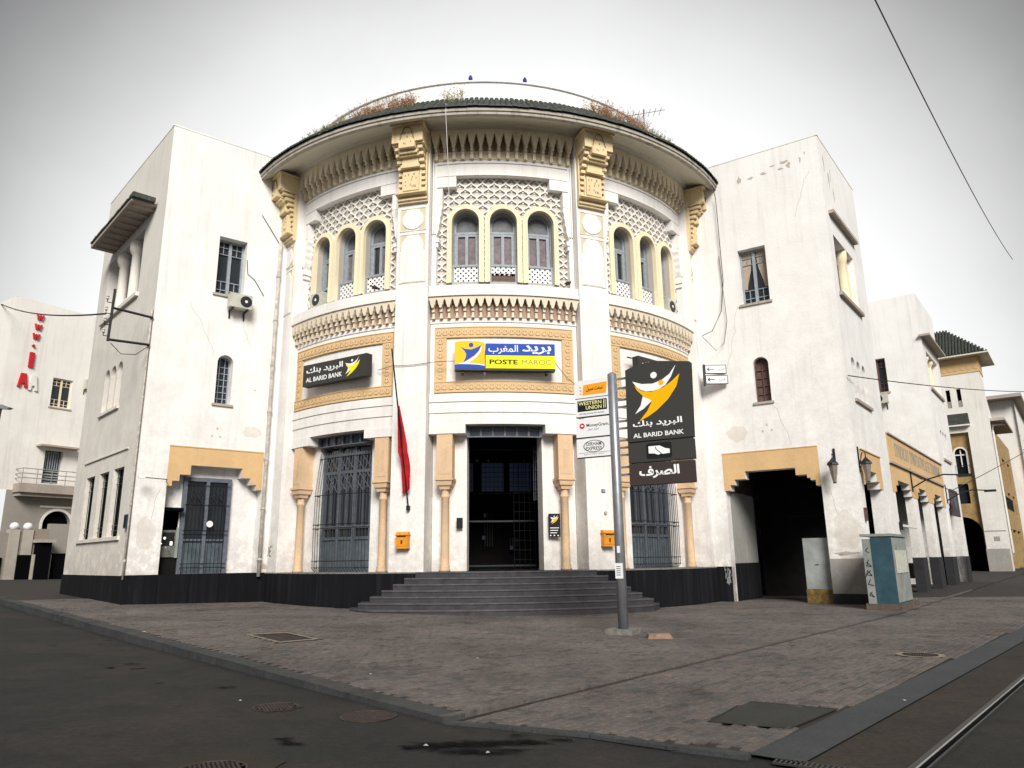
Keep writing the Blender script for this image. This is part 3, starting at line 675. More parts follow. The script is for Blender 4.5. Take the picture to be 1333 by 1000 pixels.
# ---- drum: shared bay meshes
def dpart(name, mb_or_me, m, theta, par=PO, **k):
    return part(name, mb_or_me, m, par, drot(theta), **k)
HW = 2.27; D = DRUM
W3 = (-1.22, 0.0, 1.22); WR = .437
wb = MB()
wb.wall(D, -HW, HW, 5.31, 9.40, d=0.0)
for s in (-1, 1): wb.box(D, s * 1.184, s * HW, 5.04, 5.31, -.45, .025)
wb.quad(D(-1.184, 5.31, 0), D(1.184, 5.31, 0), D(1.184, 5.31, -.6), D(-1.184, 5.31, -.6))
wb.box(D, -HW, HW, 5.66, 5.965, 0, .03); wb.box(D, -HW, HW, 5.985, 6.235, 0, .055)
wb.box(D, -HW, HW, 13.36, 14.9, -.3, 0)
for s in (-1, 1): wb.box(D, s * 1.184, s * HW, FL, 5.04, -1.0, -.45)
for s in (-1, 1): wb.box(D, s * 2.12, s * HW, 9.66, 13.4, -.35, 0)
bay_wall = wb.mesh('bay_wall', M['white'])
wb = MB(); wb.box(D, -HW, HW, 9.36, 9.575, -.3, .26); wb.box(D, -HW, HW, 9.225, 9.335, 0, .30); wb.box(D, -HW, HW, 8.44, 8.56, 0, .03)
ledge = wb.mesh('window_ledge', M['white'])
# lintel over the triple windows with its corbels and scalloped brackets
wb = MB(); wb.box(D, -2.12, 2.12, 13.385, 13.765, -.25, .03); wb.box(D, -2.2, 2.2, 13.79, 13.85, 0, .05)
wb.box(D, -2.12, 2.12, 13.365, 13.38, -.25, .045)
for s in (-1, 1):
    wb.box(D, s * 1.50, s * 2.12, 12.99, 13.35, -.25, .035); wb.box(D, s * 1.94, s * 2.12, 12.42, 12.95, -.25, .03)
    wb.box(D, s * 2.12, s * 2.19, 11.4, 13.83, 0, .045); wb.box(D, s * 2.215, s * 2.255, 11.4, 13.9, 0, .045)
    sc_ = [(s * 2.14, 12.42), (s * 1.95, 12.42), (s * 1.93, 12.30), (s * 1.975, 12.18), (s * 1.975, 12.05), (s * 2.01, 11.93), (s * 2.01, 11.80), (s * 2.045, 11.68), (s * 2.045, 11.56), (s * 2.08, 11.44), (s * 2.14, 11.30)]
    wb.prism(D, sc_, -.25, .02)
    wb.box(D, s * 2.02, s * 2.14, 11.10, 11.24, -.25, .06); wb.box(D, s * 2.06, s * 2.14, 10.95, 11.10, -.25, .03)
lintel = wb.mesh('window_lintel', M['white'])
# carved stucco net
def in_arch(a, z, grow=.0):
    for c in W3:
        if abs(a - c) < .52 + grow and z < 11.84: return True
        if (a - c) ** 2 + (z - 11.84) ** 2 < (.55 + grow) ** 2: return True
    return False
wb = MB(); wb.wall(D, -2.14, 2.14, 9.78, 13.37, [('arch', c - WR, c + WR, 9.82, 11.84) for c in W3], d=-.25, depth=.34)
field = wb.mesh('stucco_field', M['lattice_bg'])
wb = MB(); P_ = .19; Hh = .19
for k in range(-11, 12):
    a0 = k * P_; ph = 1 if k % 2 else -1
    zz = 9.82; prev = None
    while zz < 13.36:
        u = (zz - 9.82) / Hh; tt = u % 2
        tri = (1 - abs(tt - 1) * 2)
        off = ph * P_ * .5 * math.copysign(abs(sin(tri * pi / 2)) ** .75, tri)
        cur = (a0 + off, zz)
        if prev and not in_arch(*cur) and not in_arch(*prev) and abs(cur[0]) < 2.13 and abs(prev[0]) < 2.13:
            dx, dz = cur[0] - prev[0], cur[1] - prev[1]; l = math.hypot(dx, dz); nx, nz = -dz / l * .024, dx / l * .024
            A = [(prev[0] + nx, prev[1] + nz), (prev[0] - nx, prev[1] - nz), (cur[0] - nx, cur[1] - nz), (cur[0] + nx, cur[1] + nz)]
            wb.quad(*[D(a, z, -.19) for a, z in A])
            wb.quad(D(*A[0], -.19), D(*A[3], -.19), D(*A[3], -.25), D(*A[0], -.25)); wb.quad(D(*A[1], -.25), D(*A[2], -.25), D(*A[2], -.19), D(*A[1], -.19))
        prev = cur; zz += Hh / 5
net = wb.mesh('stucco_net', M['lattice'])
wb = MB()
for k in range(-11, 12):
    for j in range(0, 20):
        a = (k + .5) * P_ ; z = 9.82 + Hh * (j + (0.5 if 0 else 0))
        if (k + j) % 2 == 0: continue
        z += .0
        if in_arch(a, z, .06) or abs(a) > 2.04 or z > 13.3: continue
        wb.disc(D, a, z - .04, .072, -.25, -.22, 8, .95); wb.disc(D, a, z + .06, .036, -.25, -.205, 6)
petals = wb.mesh('stucco_petals', M['petal'])
wb = MB()
for c in W3: wb.ring(D, c, 11.84, 9.80, WR, .60, -.25, -.13)
for c in W3: wb.ring(D, c, 11.84, 9.80, WR, WR + .045, -.13, -.105)
surround = wb.mesh('arch_surround', M['yellow'])
# glazing of one arched window (local, centred at a=0)
wb = MB(); wb.ring(D, 0, 11.84, 9.82, WR - .075, WR, -.59, -.52); wb.box(D, -WR, WR, 11.58, 11.65, -.59, -.51)
wb.box(D, -.05, .05, 10.42, 11.58, -.59, -.505); wb.box(D, -.36, -.30, 10.42, 11.58, -.59, -.52); wb.box(D, .30, .36, 10.42, 11.58, -.59, -.52)
wb.box(D, -.36, .36, 11.50, 11.58, -.59, -.52); wb.box(D, -.44, .44, 10.38, 10.45, -.59, -.30); wb.box(D, -.44, .44, 9.82, 9.88, -.40, -.31)
for s in (-1, 1): wb.box(D, s * .39, s * .437, 9.82, 10.42, -.40, -.31)
for s in (-1, 1): wb.ring(D, 0, 11.84, 9.82, WR - .02, WR, -.52, -.44) if s > 0 else None
wframe = wb.mesh('window_frame', M['framegrey'])
wb = MB(); wb.prism(D, [(-.37, 11.65)] + [(-.37 * cos(pi * k / 12), 11.84 + .37 * sin(pi * k / 12)) for k in range(13)] + [(.37, 11.65)], -.60, -.57); fan = wb.mesh('fanlight_pane', M['fanglass'])
wb = MB(); wb.box(D, .055, .295, 10.45, 11.50, -.60, -.575); paneA = wb.mesh('glass_pane', M['mauve'])
wb = MB(); wb.box(D, .055, .295, 10.45, 11.50, -.60, -.575); paneB = wb.mesh('glass_pane', M['glass'])
def fret(z0, z1):
    wb = MB(); nx = 9; w = .78 / nx; nz = max(2, round((z1 - z0) / w)); h = (z1 - z0) / nz; hl = MB()
    # white fretwork panel pierced with round holes: lattice of diagonal bars
    for i in range(nx):
        for j in range(nz):
            a = -.39 + i * w; z = z0 + j * h; m_ = .5 if (i + j) % 2 else 0
            if (i + j) % 2:
                c_ = (a + w / 2, z + h / 2); R_ = .36
                cs = [(a, z), (a + w, z), (a + w, z + h), (a, z + h)]
                hp = [(c_[0] + R_ * w * cos(rad(45 + 45 * q)), c_[1] + R_ * h * sin(rad(45 + 45 * q))) for q in range(8)]
                order = [(0, 5 - 1), (1, 7 - 1), (2, 0), (3, 2)]
                idx = {0: 4, 1: 6, 2: 0, 3: 2}
                for q in range(4):
                    p0, p1 = cs[q], cs[(q + 1) % 4]; h0 = idx[q]; hm = (h0 + 1) % 8; h1 = idx[(q + 1) % 4]
                    for tri_ in ((p0, p1, hp[hm]), (p0, hp[hm], hp[h0]), (p1, hp[h1], hp[hm])):
                        i_ = wb.add([D(*t_, -.33) for t_ in tri_]); wb.f.append((i_, i_ + 1, i_ + 2))
            else: wb.quad(D(a, z, -.33), D(a + w, z, -.33), D(a + w, z + h, -.33), D(a, z + h, -.33))
    return wb
fretA = fret(9.88, 10.38).mesh('fretwork_balustrade', M['balus']); fretB = fret(10.16, 10.38).mesh('fretwork_balustrade', M['balus'])
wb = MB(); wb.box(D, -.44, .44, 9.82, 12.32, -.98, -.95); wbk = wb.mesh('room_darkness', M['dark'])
wb = MB(); wb.box(D, -.39, .39, 9.84, 10.42, -.62, -.60); lowpane = wb.mesh('glass_pane', M['glass'])
wb = MB()
for i in range(7): wb.box(D, -.40 + i * .13, -.385 + i * .13, 9.84, 10.16, -.36, -.345)
for j in range(3): wb.box(D, -.40, .40, 9.86 + j * .11, 9.755 + j * .11, -.36, -.345)
lowgrille = wb.mesh('low_grille', M['shutter'])

# muqarnas units (each carved niche is a piece)
UP = 16; pu = 2 * HW / UP; wb = MB()
hw = pu / 2
half = [(.5, 14.86), (.5, 14.73), (.46, 14.68), (.38, 14.62), (.36, 14.53), (.27, 14.48), (.24, 14.40), (.15, 14.36), (.15, 14.27), (.0, 14.25)]
poly = [(-a * pu, z) for a, z in half] + [(a * pu, z) for a, z in reversed(half[:-1])]
wb.prism(D, poly, .10, .29)
wb.box(D, -.13 * pu, .13 * pu, 14.16, 14.27, .0, .21); wb.box(D, -.17 * pu, .17 * pu, 13.92, 14.16, .0, .14); wb.box(D, -.09 * pu, .09 * pu, 13.97, 14.03, .14, .155); wb.box(D, -.09 * pu, .09 * pu, 14.06, 14.13, .14, .155)
for s in (-1, 1):
    pl_ = [(s * a * pu, z) for a, z in half]; q_ = [(s * (a * pu - .022), z - .0) for a, z in half]
    for u in range(1, 7): wb.quad(D(*pl_[u], .285), D(*pl_[u + 1], .285), D(q_[u + 1][0], q_[u + 1][1], .285), D(q_[u][0], q_[u][1], .285))
upper = wb.mesh('stalactite_niche', M['cream'])
LO = 19; pl2 = 2 * HW / LO; wb = MB()
half = [(.5, 9.225), (.5, 9.14), (.42, 9.12), (.34, 9.06), (.30, 8.99), (.21, 8.95), (.16, 8.90), (.14, 8.88), (0, 8.87)]
poly = [(-a * pl2, z) for a, z in half] + [(a * pl2, z) for a, z in reversed(half[:-1])]
wb.prism(D, poly, .08, .25)
wb.box(D, -.17 * pl2, .17 * pl2, 8.76, 8.88, .0, .17); wb.box(D, -.15 * pl2, .15 * pl2, 8.56, 8.74, .0, .12); wb.box(D, -.2 * pl2, .2 * pl2, 8.56, 8.60, .0, .14)
lower = wb.mesh('stalactite_niche', M['creamlow'])
wb = MB(); wb.box(D, -HW, HW, 13.93, 14.9, 0, .02); nichebg = wb.mesh('niche_back', M['cream'])
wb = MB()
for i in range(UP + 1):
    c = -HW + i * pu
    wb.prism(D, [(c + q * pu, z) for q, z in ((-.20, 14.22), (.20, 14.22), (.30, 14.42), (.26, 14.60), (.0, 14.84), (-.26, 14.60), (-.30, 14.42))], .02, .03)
nicheshade = wb.mesh('niche_shade_grime', M['niche'])  # flat dark teardrops: shade of the niche openings, plus grime, put into the colour
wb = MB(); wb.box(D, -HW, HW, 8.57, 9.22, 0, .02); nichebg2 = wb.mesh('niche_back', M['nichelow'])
# carved border of the sign panel
wb = MB(); wb.box(D, -2.12, 2.12, 7.95, 8.30, 0, .05); wb.box(D, -2.12, 2.12, 6.25, 6.60, .0, .07); wb.box(D, -2.12, -1.76, 6.60, 7.95, 0, .05); wb.box(D, 1.76, 2.12, 6.60, 7.95, 0, .05)
border = wb.mesh('carved_border', M['carved'])
wb = MB()
def rosette(a, z, d):
    for q in range(8):
        t0, t1 = rad(45 * q), rad(45 * q + 45)
        wb.quad(*[D(a + r_ * cos(t_), z + r_ * sin(t_), d + .022) for r_, t_ in ((.088, t0), (.088, t1), (.055, t1), (.055, t0))])
        wb.quad(D(a + .088 * cos(t0), z + .088 * sin(t0), d), D(a + .088 * cos(t1), z + .088 * sin(t1), d), D(a + .088 * cos(t1), z + .088 * sin(t1), d + .022), D(a + .088 * cos(t0), z + .088 * sin(t0), d + .022))
    wb.box(D, a - .022, a + .022, z - .05, z + .05, d, d + .018, 1)
for i in range(21):
    a = -2.0 + i * .2
    rosette(a, 8.12, .05); rosette(a, 6.43, .07)
for j in range(6):
    for s in (-1, 1): rosette(s * 1.94, 6.77 + j * .215, .05)
for z in (7.975, 8.285): wb.box(D, -2.12, 2.12, z - .012, z + .012, .05, .066)
for z in (6.275, 6.585): wb.box(D, -2.12, 2.12, z - .012, z + .012, .07, .086)
relief = wb.mesh('border_relief', M['carved_hi'])
# engaged columns
def column_meshes():
    wb = MB(); x, y, _ = D(0, 0, -.20)
    wb.lathe(x, y, [(.16, FL), (.16, FL + .05), (.135, FL + .09), (.145, FL + .13), (.12, FL + .17), (.115, 2.2), (.113, 3.18), (.132, 3.20), (.132, 3.24), (.108, 3.27), (.11, 3.40), (.135, 3.46)], 16)
    sh = wb.mesh('shaft', M['columns'])
    for p in sh.polygons: p.use_smooth = len(p.vertices) == 4
    wb = MB(); 
    prof = [(.14, 3.42), (.16, 3.50), (.21, 3.54), (.235, 3.66), (.27, 3.68), (.27, 3.74)]
    i = 0
    for (r_, z_), (r2, z2) in zip(prof, prof[1:]):
        for (ax, ay, bx_, by) in ((-1, -1, 1, -1), (1, -1, 1, 1), (1, 1, -1, 1), (-1, 1, -1, -1)):
            wb.quad((x + ax * r_, y + ay * r_, z_), (x + bx_ * r_, y + by * r_, z_), (x + bx_ * r2, y + by * r2, z2), (x + ax * r2, y + ay * r2, z2))
    cp = wb.mesh('capital', M['columns'])
    wb = MB(); wb.box(D, -.235, .235, 3.742, 5.035, -.45, .0, 1); wb.box(D, -.175, .175, 3.86, 4.92, 0, .008, 1)
    for q in range(7):
        for s in (-1, 1): wb.prism(D, [(0, 4.0 + q * .09), (s * .09, 4.09 + q * .09), (s * .09, 4.12 + q * .09), (0, 4.03 + q * .09)], .008, .016)
    im = wb.mesh('impost_block', M['columns'])
    return sh, cp, im
shaft, capm, impost = column_meshes()
wb = MB(); wb.box(D, -1.16, 1.16, 4.98, 5.30, -.42, -.40); trbg = wb.mesh('transom_pane', M['glassblue'])
wb = MB()
for z in (4.97, 5.27): wb.box(D, -1.18, 1.18, z, z + .035, -.42, -.34)
for k in range(7): wb.box(D, -1.12 + k * .3733 - .03, -1.12 + k * .3733 + .03, 5.0, 5.28, -.42, -.35, 1)
wb.box(D, -1.184, -1.12, 4.97, 5.3, -.42, -.34); wb.box(D, 1.12, 1.184, 4.97, 5.3, -.42, -.34)
trfr = wb.mesh('transom_frame', M['ironblue'])

BAYS = (-37.0, 0.0, 37.0)
for th in BAYS:
    dpart('bay_wall', bay_wall, None, th); dpart('window_ledge', ledge, None, th); dpart('window_lintel', lintel, None, th)
    dpart('stucco_field', field, None, th); dpart('stucco_net', net, None, th, kind='stuff'); dpart('stucco_petals', petals, None, th, kind='stuff')
    dpart('arch_surround', surround, None, th); dpart('niche_back', nichebg, None, th); dpart('niche_shade_grime', nicheshade, None, th, kind='stuff'); dpart('niche_back', nichebg2, None, th)
    b_ = dpart('carved_border', border, None, th); link('border_relief', relief, b_, drot(th))['kind'] = 'stuff'
    for i in range(UP): dpart('stalactite_niche', upper, None, th + math.degrees((-HW + (i + .5) * pu) / R0))
    for i in range(LO): dpart('stalactite_niche', lower, None, th + math.degrees((-HW + (i + .5) * pl2) / R0))
    for s in (-1, 1):
        c_ = th + s * math.degrees(1.80 / R0)
        im = dpart('engaged_column', shaft, None, c_); link('capital', capm, im, drot(c_)); link('impost_block', impost, im, drot(c_))
    tr_ = dpart('transom', trfr, None, th); link('transom_pane', trbg, tr_, drot(th))
    for i, c in enumerate(W3):
        W = th + math.degrees(c / R0)
        wf = dpart('arched_window', wframe, None, W)
        link('fanlight_pane', fan, wf, drot(W))
        lit = (th == 0) or (th == -37.0 and i == 2)
        for s in (-1, 1):
            Wm = drot(W) @ (Matrix.Identity(4) if s > 0 else Matrix.Scale(-1, 4, (1, 0, 0)))
            link('glass_pane', paneA if th == 0 or (i + s) % 3 == 0 else paneB, wf, Wm)
        link('room_darkness', wbk, wf, drot(W)); link('glass_pane', lowpane, wf, drot(W))
        if th == 0 and i == 1: link('fretwork_balustrade', fretB, wf, drot(W)); link('low_grille', lowgrille, wf, drot(W))
        elif not ((th < 0 and i == 0) or (th > 0 and i == 2)): link('fretwork_balustrade', fretA, wf, drot(W))

# pilasters with carved brackets
PW2 = .505
def pilaster(w0, w1):
    wb = MB(); wb.box(D, w0, w1, FL, 12.37, -1.2, .30); wb.box(D, w0, w1, 12.37, 14.9, -1.2, .28); return wb.mesh('pilaster', M['white'])
pil = pilaster(-PW2, PW2)
wb = MB()
for (z0, z1) in ((9.72, 11.34), (11.44, 12.22)):
    for (a0, a1, y0, y1) in ((-.41, .41, z0, z0 + .02), (-.41, .41, z1 - .02, z1), (-.41, -.39, z0, z1), (.39, .41, z0, z1)): wb.box(D, a0, a1, y0, y1, .30, .322, 1)
pframe = wb.mesh('panel_moulding', M['cream'])
wb = MB(); wb.disc(D, 0, 11.83, .335, .30, .325, 28); 
wb.prism(D, [(-.345, 9.75), (.345, 9.75), (.345, 10.9)] + [(.345 * cos(rad(t_)), 10.95 + .34 * sin(rad(t_))) for t_ in range(0, 181, 12)] + [(-.345, 10.9)], .30, .322)
pwhite = wb.mesh('whitewashed_panel', M['white2'])
wb = MB(); wb.box(D, -.39, .39, 11.46, 12.20, .30, .306, 1); wb.box(D, -.39, .39, 10.8, 11.32, .30, .306, 1); pback = wb.mesh('carved_spandrel', M['spandrel'])
def bracket_meshes():
    wb = MB()
    wb.sweep(D, -.47, .47, [(.28, 12.37), (.40, 12.37), (.40, 12.42), (.46, 12.44), (.46, 12.50), (.40, 12.53), (.40, 12.56), (.62, 12.60), (.62, 12.64), (.5, 12.68), (.28, 12.68)])
    wb.box(D, -.30, .30, 12.68, 13.45, .28, .50, 1); wb.box(D, -.25, .25, 12.72, 13.36, .50, .56, 1)
    wb.box(D, -.29, .29, 13.45, 13.55, .28, .68, 1); wb.box(D, -.25, .25, 13.55, 13.78, .28, .66, 1)
    wb.box(D, -.29, .29, 13.78, 13.84, .28, .78, 1); wb.box(D, -.27, .27, 13.84, 13.90, .28, .86, 1); wb.box(D, -.30, .30, 13.90, 13.96, .28, .84, 1)
    wb.box(D, -.24, .24, 13.96, 14.22, .28, 1.0, 1)
    wb.box(D, -.48, .48, 14.12, 14.16, .28, .90, 1)
    wb.box(D, -.46, .46, 14.17, 14.72, .28, .98, 1)
    wb.box(D, -.50, .50, 14.72, 14.80, .28, 1.06, 1)
    main = wb.mesh('carved_bracket', M['gold'])
    wb = MB()
    # side scroll with billets
    for s in (-1, 1):
        for z, d in ((12.74, .44), (12.92, .46), (13.10, .47), (13.28, .50), (13.46, .56), (13.64, .64), (13.82, .74), (13.99, .84)):
            wb.box(D, s * .27, s * .42, z, z + .10, .28, d, 1)
        wb.box(D, s * .40, s * .455, 12.68, 14.14, .28, .42, 1)
    bil = wb.mesh('scroll_billets', M['gold'])
    wb = MB(); 
    arch = [(-.2, 14.22), (-.2, 14.30), (-.17, 14.36), (-.19, 14.42), (-.13, 14.50), (-.12, 14.58), (-.06, 14.66), (.06, 14.66), (.12, 14.58), (.13, 14.50), (.19, 14.42), (.17, 14.36), (.2, 14.30), (.2, 14.22)]
    for p_, q_ in zip(arch, arch[1:]):
        dx, dz = q_[0] - p_[0], q_[1] - p_[1]; l = math.hypot(dx, dz) or 1; nx, nz = -dz / l * .012, dx / l * .012
        wb.prism(D, [(p_[0] + nx, p_[1] + nz), (p_[0] - nx, p_[1] - nz), (q_[0] - nx, q_[1] - nz), (q_[0] + nx, q_[1] + nz)], .98, 1.0)
    rr = random.Random(5)
    for k in range(14):
        a, z = rr.uniform(-.18, .18), rr.uniform(12.78, 13.3); wb.box(D, a - .012, a + .012, z - .03, z + .03, .56, .566, 1)
    for k in range(8):
        a, z = rr.uniform(-.15, .15), rr.uniform(14.0, 14.5); dd = 1.0 if z < 14.2 else .985; wb.box(D, a - .012, a + .012, z - .02, z + .02, dd, dd + .008, 1)
    car = wb.mesh('incised_carving', M['niche'])
    return main, bil, car
bm, bb, bc = bracket_meshes()
for th in (-55.2, -18.5, 18.5, 55.2):
    p_ = dpart('pilaster', pil, None, th)
    for me_, nm in ((pframe, 'panel_moulding'), (pback, 'carved_spandrel'), (pwhite, 'whitewashed_panel')): link(nm, me_, p_, drot(th))
    q_ = dpart('carved_bracket', bm, None, th); link('scroll_billets', bb, q_, drot(th)); link('incised_carving', bc, q_, drot(th))

# eave, tiles, parapet
A62 = R0 * rad(58.5)
wb = MB(); wb.sweep(D, -A62, A62, [(.0, 14.87), (.29, 14.87), (.31, 14.93), (.36, 14.93), (.40, 14.99), (.55, 15.00), (.95, 14.86), (1.25, 14.70), (1.25, 14.85), (0, 15.1)]); dpart('eave_soffit', wb, 'soffit', 0)
wb = MB(); wb.sweep(D, -A62, A62, [(1.25, 14.66), (1.40, 14.65), (1.40, 14.74), (1.44, 14.75), (1.44, 14.85), (1.25, 14.88)]); dpart('eave_fascia', wb, 'eave', 0)
wb = MB(); wb.sweep(D, -A62, A62, [(1.43, 14.84), (1.42, 14.93), (.60, 15.70), (-.5, 16.4)], closed=False); dpart('tiled_roof', wb, 'tile', 0)
# barrel tiles, one mesh shared, each row end a piece
wb = MB(); i0 = 0
def tile_mesh():
    wb = MB(); segs = 6
    for (dA, zA, dB, zB) in ((1.51, 14.875, .62, 15.72),):
        for e_, (d_, z_) in enumerate(((dA, zA), (dB, zB))):
            for k in range(segs + 1):
                t_ = pi * k / segs; r_ = .078 if e_ == 0 else .064
                wb.v.append(D(r_ * cos(t_), z_ + r_ * sin(t_) * .9, d_))
    for k in range(segs): wb.f.append((k, k + 1, segs + 2 + k, segs + 1 + k))
    wb.f.append(tuple(range(segs + 1)))
    # hollow dark mouth of the pan between two barrels
    wb.box(D, .07, .10, 14.85, 14.90, 1.2, 1.46, 1)
    return wb.mesh('roof_tile', M['tile'])
tm = tile_mesh(); NT = 118
for k in range(NT):
    th = -58 + 116 * (k + .5) / NT
    W = drot(th) @ Matrix.Translation((0, 0, random.uniform(-.012, .012)))
    part('roof_tile', tm, None, PO, W)
wb = MB(); wb.lathe(0, 0, [(7.9, 14.9), (7.9, 17.30), (7.96, 17.31), (7.96, 17.36), (7.7, 17.36), (7.7, 15)], 96, cap=False); dpart('roof_parapet', wb, 'white2', 0)
wb = MB(); wb.lathe(0, 0, [(7.8, 16.9), (.01, 17.0)], 48, cap=False); dpart('drum_roof', wb, 'concrete', 0)

# plinth slabs and interior
k = 0
a = -HW * 2.32 
nsl = 17
for i in range(nsl):
    a0 = R0 * rad(-58.6) + (R0 * rad(117.2)) * i / nsl; a1 = a0 + R0 * rad(117.2) / nsl - .014
    wb = MB(); wb.box(D, a0, a1, -.3, FL - .035, -.9, .36 + random.uniform(-.003, .003)); dpart('plinth_slab', wb, 'plinth', 0)
wb = MB(); wb.box(D, R0 * rad(-58.6), R0 * rad(58.6), FL - .035, FL, -1.2, .375); dpart('plinth_coping', wb, 'concrete', 0)
wb = MB(); wb.box(D, -1.3, 1.3, FL - .2, FL, -7.0, .3, 1); dpart('hall_floor', wb, 'plinth', 0)
wb = MB()
CF = Frame(lambda a_, z_, d_: (a_, -R0 - d_, z_))       # straight local frame through the door
wb.quad(CF(-2.2, FL, -6.5), CF(2.2, FL, -6.5), CF(2.2, 5.5, -6.5), CF(-2.2, 5.5, -6.5)); wb.quad(CF(-2.2, FL, -.9), CF(-2.2, FL, -6.5), CF(-2.2, 5.5, -6.5), CF(-2.2, 5.5, -.9)); wb.quad(CF(2.2, FL, -.9), CF(2.2, FL, -6.5), CF(2.2, 5.5, -6.5), CF(2.2, 5.5, -.9)); wb.quad(CF(-2.2, 5.45, -.3), CF(2.2, 5.45, -.3), CF(2.2, 5.45, -6.5), CF(-2.2, 5.45, -6.5))
dpart('hall_interior', wb, 'dim', 0)
ff = MB()
for c in (-1.15, .0, 1.05):
    ff.box(CF, c - .42, c + .42, 3.9, 5.0, -6.45, -6.4)
part('inner_window', ff, 'litdim', PO, drot(0))
ff = MB()
for c in (-1.15, .0, 1.05):
    for q in range(6): ff.box(CF, c - .42 + q * .155, c - .40 + q * .155, 3.88, 5.02, -6.39, -6.36)
    for q in range(7): ff.box(CF, c - .42, c + .42, 3.9 + q * .18, 3.92 + q * .18, -6.39, -6.36)
for (c, z0, z1) in ((-.32, 1.9, 3.1), (.6, 1.9, 2.2)):
    for q in range(4): ff.box(CF, c + q * .09, c + q * .09 + .02, z0, z1, -6.0, -5.98)
part('inner_window_grille', ff, 'iron', PO, drot(0))
ff = MB()
for (c, z0, w_) in ((-.35, 2.95, .10), (-.4, 2.15, .12), (.62, 1.78, .12)): ff.box(CF, c, c + w_, z0, z0 + .14, -6.2, -6.17)
part('inner_glimpse', ff, 'litdim', PO, drot(0))
# iron gate, folded open on the right, and its top rail
ff = MB()
for k in range(5): ff.tube([CF(.45 + k * .17, FL, -2.6), CF(.45 + k * .17, 4.95, -2.6)], .010, 4)
for z in [FL + .3 * q for q in range(13)]: ff.tube([CF(.42, z, -2.6), CF(1.15, z, -2.6)], .010, 4)
for z in (FL + .1, 2.6, 4.9): ff.box(CF, -1.15, 1.15, z, z + .05, -2.65, -2.6)
o_ = part('entrance_gate', ff, 'iron', PO, drot(0))
ff = MB()
for k in range(5): ff.tube([CF(1.14 - k * .04, 3.2, -.9 - k * .16), CF(1.14 - k * .04, 4.85, -.9 - k * .16)], .012, 4)
for z in (3.2, 3.5, 3.8, 4.1, 4.4, 4.7): ff.tube([CF(1.14, z, -.9), CF(.98, z, -1.54)], .012, 4)
part('gate_leaf', ff, 'ironblue', PO, drot(0))
ff = MB(); ff.box(CF, -.8, .9, 3.78, 3.80, -5.9, -5.88); ff.disc(CF, -.72, 4.62, .05, -3, -2.95, 8); ff.disc(CF, -.35, 4.62, .035, -3, -2.95, 8); ff.disc(CF, .83, 4.62, .03, -3, -2.95, 8)
part('hall_fittings', ff, 'ironblue', PO, drot(0))

# side-bay windows: glazed screen behind a bellied iron grille
def screen_mesh():
    wb = MB()
    for a in (-1.13, -.36, .36, 1.06): wb.box(D, a - .05, a + .07, FL, 4.96, -.68, -.59, 1)
    for z in (4.72, 4.16, 2.46, 2.12, 1.16): wb.box(D, -1.16, 1.16, z - .04, z + .05, -.68, -.60)
    for c in (-.75, 0, .72): wb.box(D, c - .015, c + .015, 2.5, 4.1, -.68, -.61, 1)
    for i in range(3):
        a0 = (-1.06, -.29, .43)[i]; w_ = .63; 
        for (z0, z1) in ((3.55, 4.12), (4.22, 4.68)):
            n_ = 2
            st = w_ / n_
            for q in range(-n_, n_ + 1):
                for sgn in (1, -1):
                    pts = []
                    h_ = z1 - z0; x_a = q * st; x_b = x_a + h_ * .9
                    # clip diagonal to the light
                    t0 = max(0, -x_a / (x_b - x_a)); t1 = min(1, (w_ - x_a) / (x_b - x_a))
                    if t1 - t0 < .08: continue
                    pa = (x_a + (x_b - x_a) * t0, z0 + h_ * t0); pb = (x_a + (x_b - x_a) * t1, z0 + h_ * t1)
                    if sgn < 0: pa, pb = (w_ - pa[0], pa[1]), (w_ - pb[0], pb[1])
                    wb.tube([D(a0 + pa[0], pa[1], -.605), D(a0 + pb[0], pb[1], -.605)], .011, 4)
    return wb
scr = screen_mesh().mesh('glazed_screen', M['ironblue'])
wb = MB(); wb.box(D, -1.18, 1.18, FL, 4.96, -.72, -.685); scrpane = wb.mesh('screen_glass', M['glass'])
wb = MB(); wb.box(D, -1.16, 1.16, 1.2, 2.06, -.68, -.645)
for q in range(14): wb.box(D, -1.12 + q * .165, -1.11 + q * .165, 1.2, 2.06, -.645, -.635, 1)
scrlow = wb.mesh('lower_panel', M['panelgrey'])
wb = MB()
for k in range(20):
    a = -1.13 + k * 2.26 / 19
    wb.tube([D(a, 1.13, -.42), D(a, 1.22, -.30), D(a, 2.4, -.28), D(a, 3.6, -.30), D(a, 4.8, -.44)], .013, 4)
for z, d_ in ((1.25, -.30), (1.45, -.29), (2.43, -.275), (2.55, -.275), (3.45, -.29), (4.62, -.42)):
    wb.tube([D(-1.16 + 2.32 * q / 8, z, d_ + .012) for q in range(9)], .012, 4)
    for s in (-1, 1): wb.tube([D(s * 1.16, z, d_), D(s * 1.16, z, -.5)], .011, 4)
ggrille = wb.mesh('iron_window_grille', M['iron'])
for th in (-37.0, 37.0):
    s_ = dpart('glazed_screen', scr, None, th); link('screen_glass', scrpane, s_, drot(th)); link('lower_panel', scrlow, s_, drot(th)); dpart('iron_window_grille', ggrille, None, th)

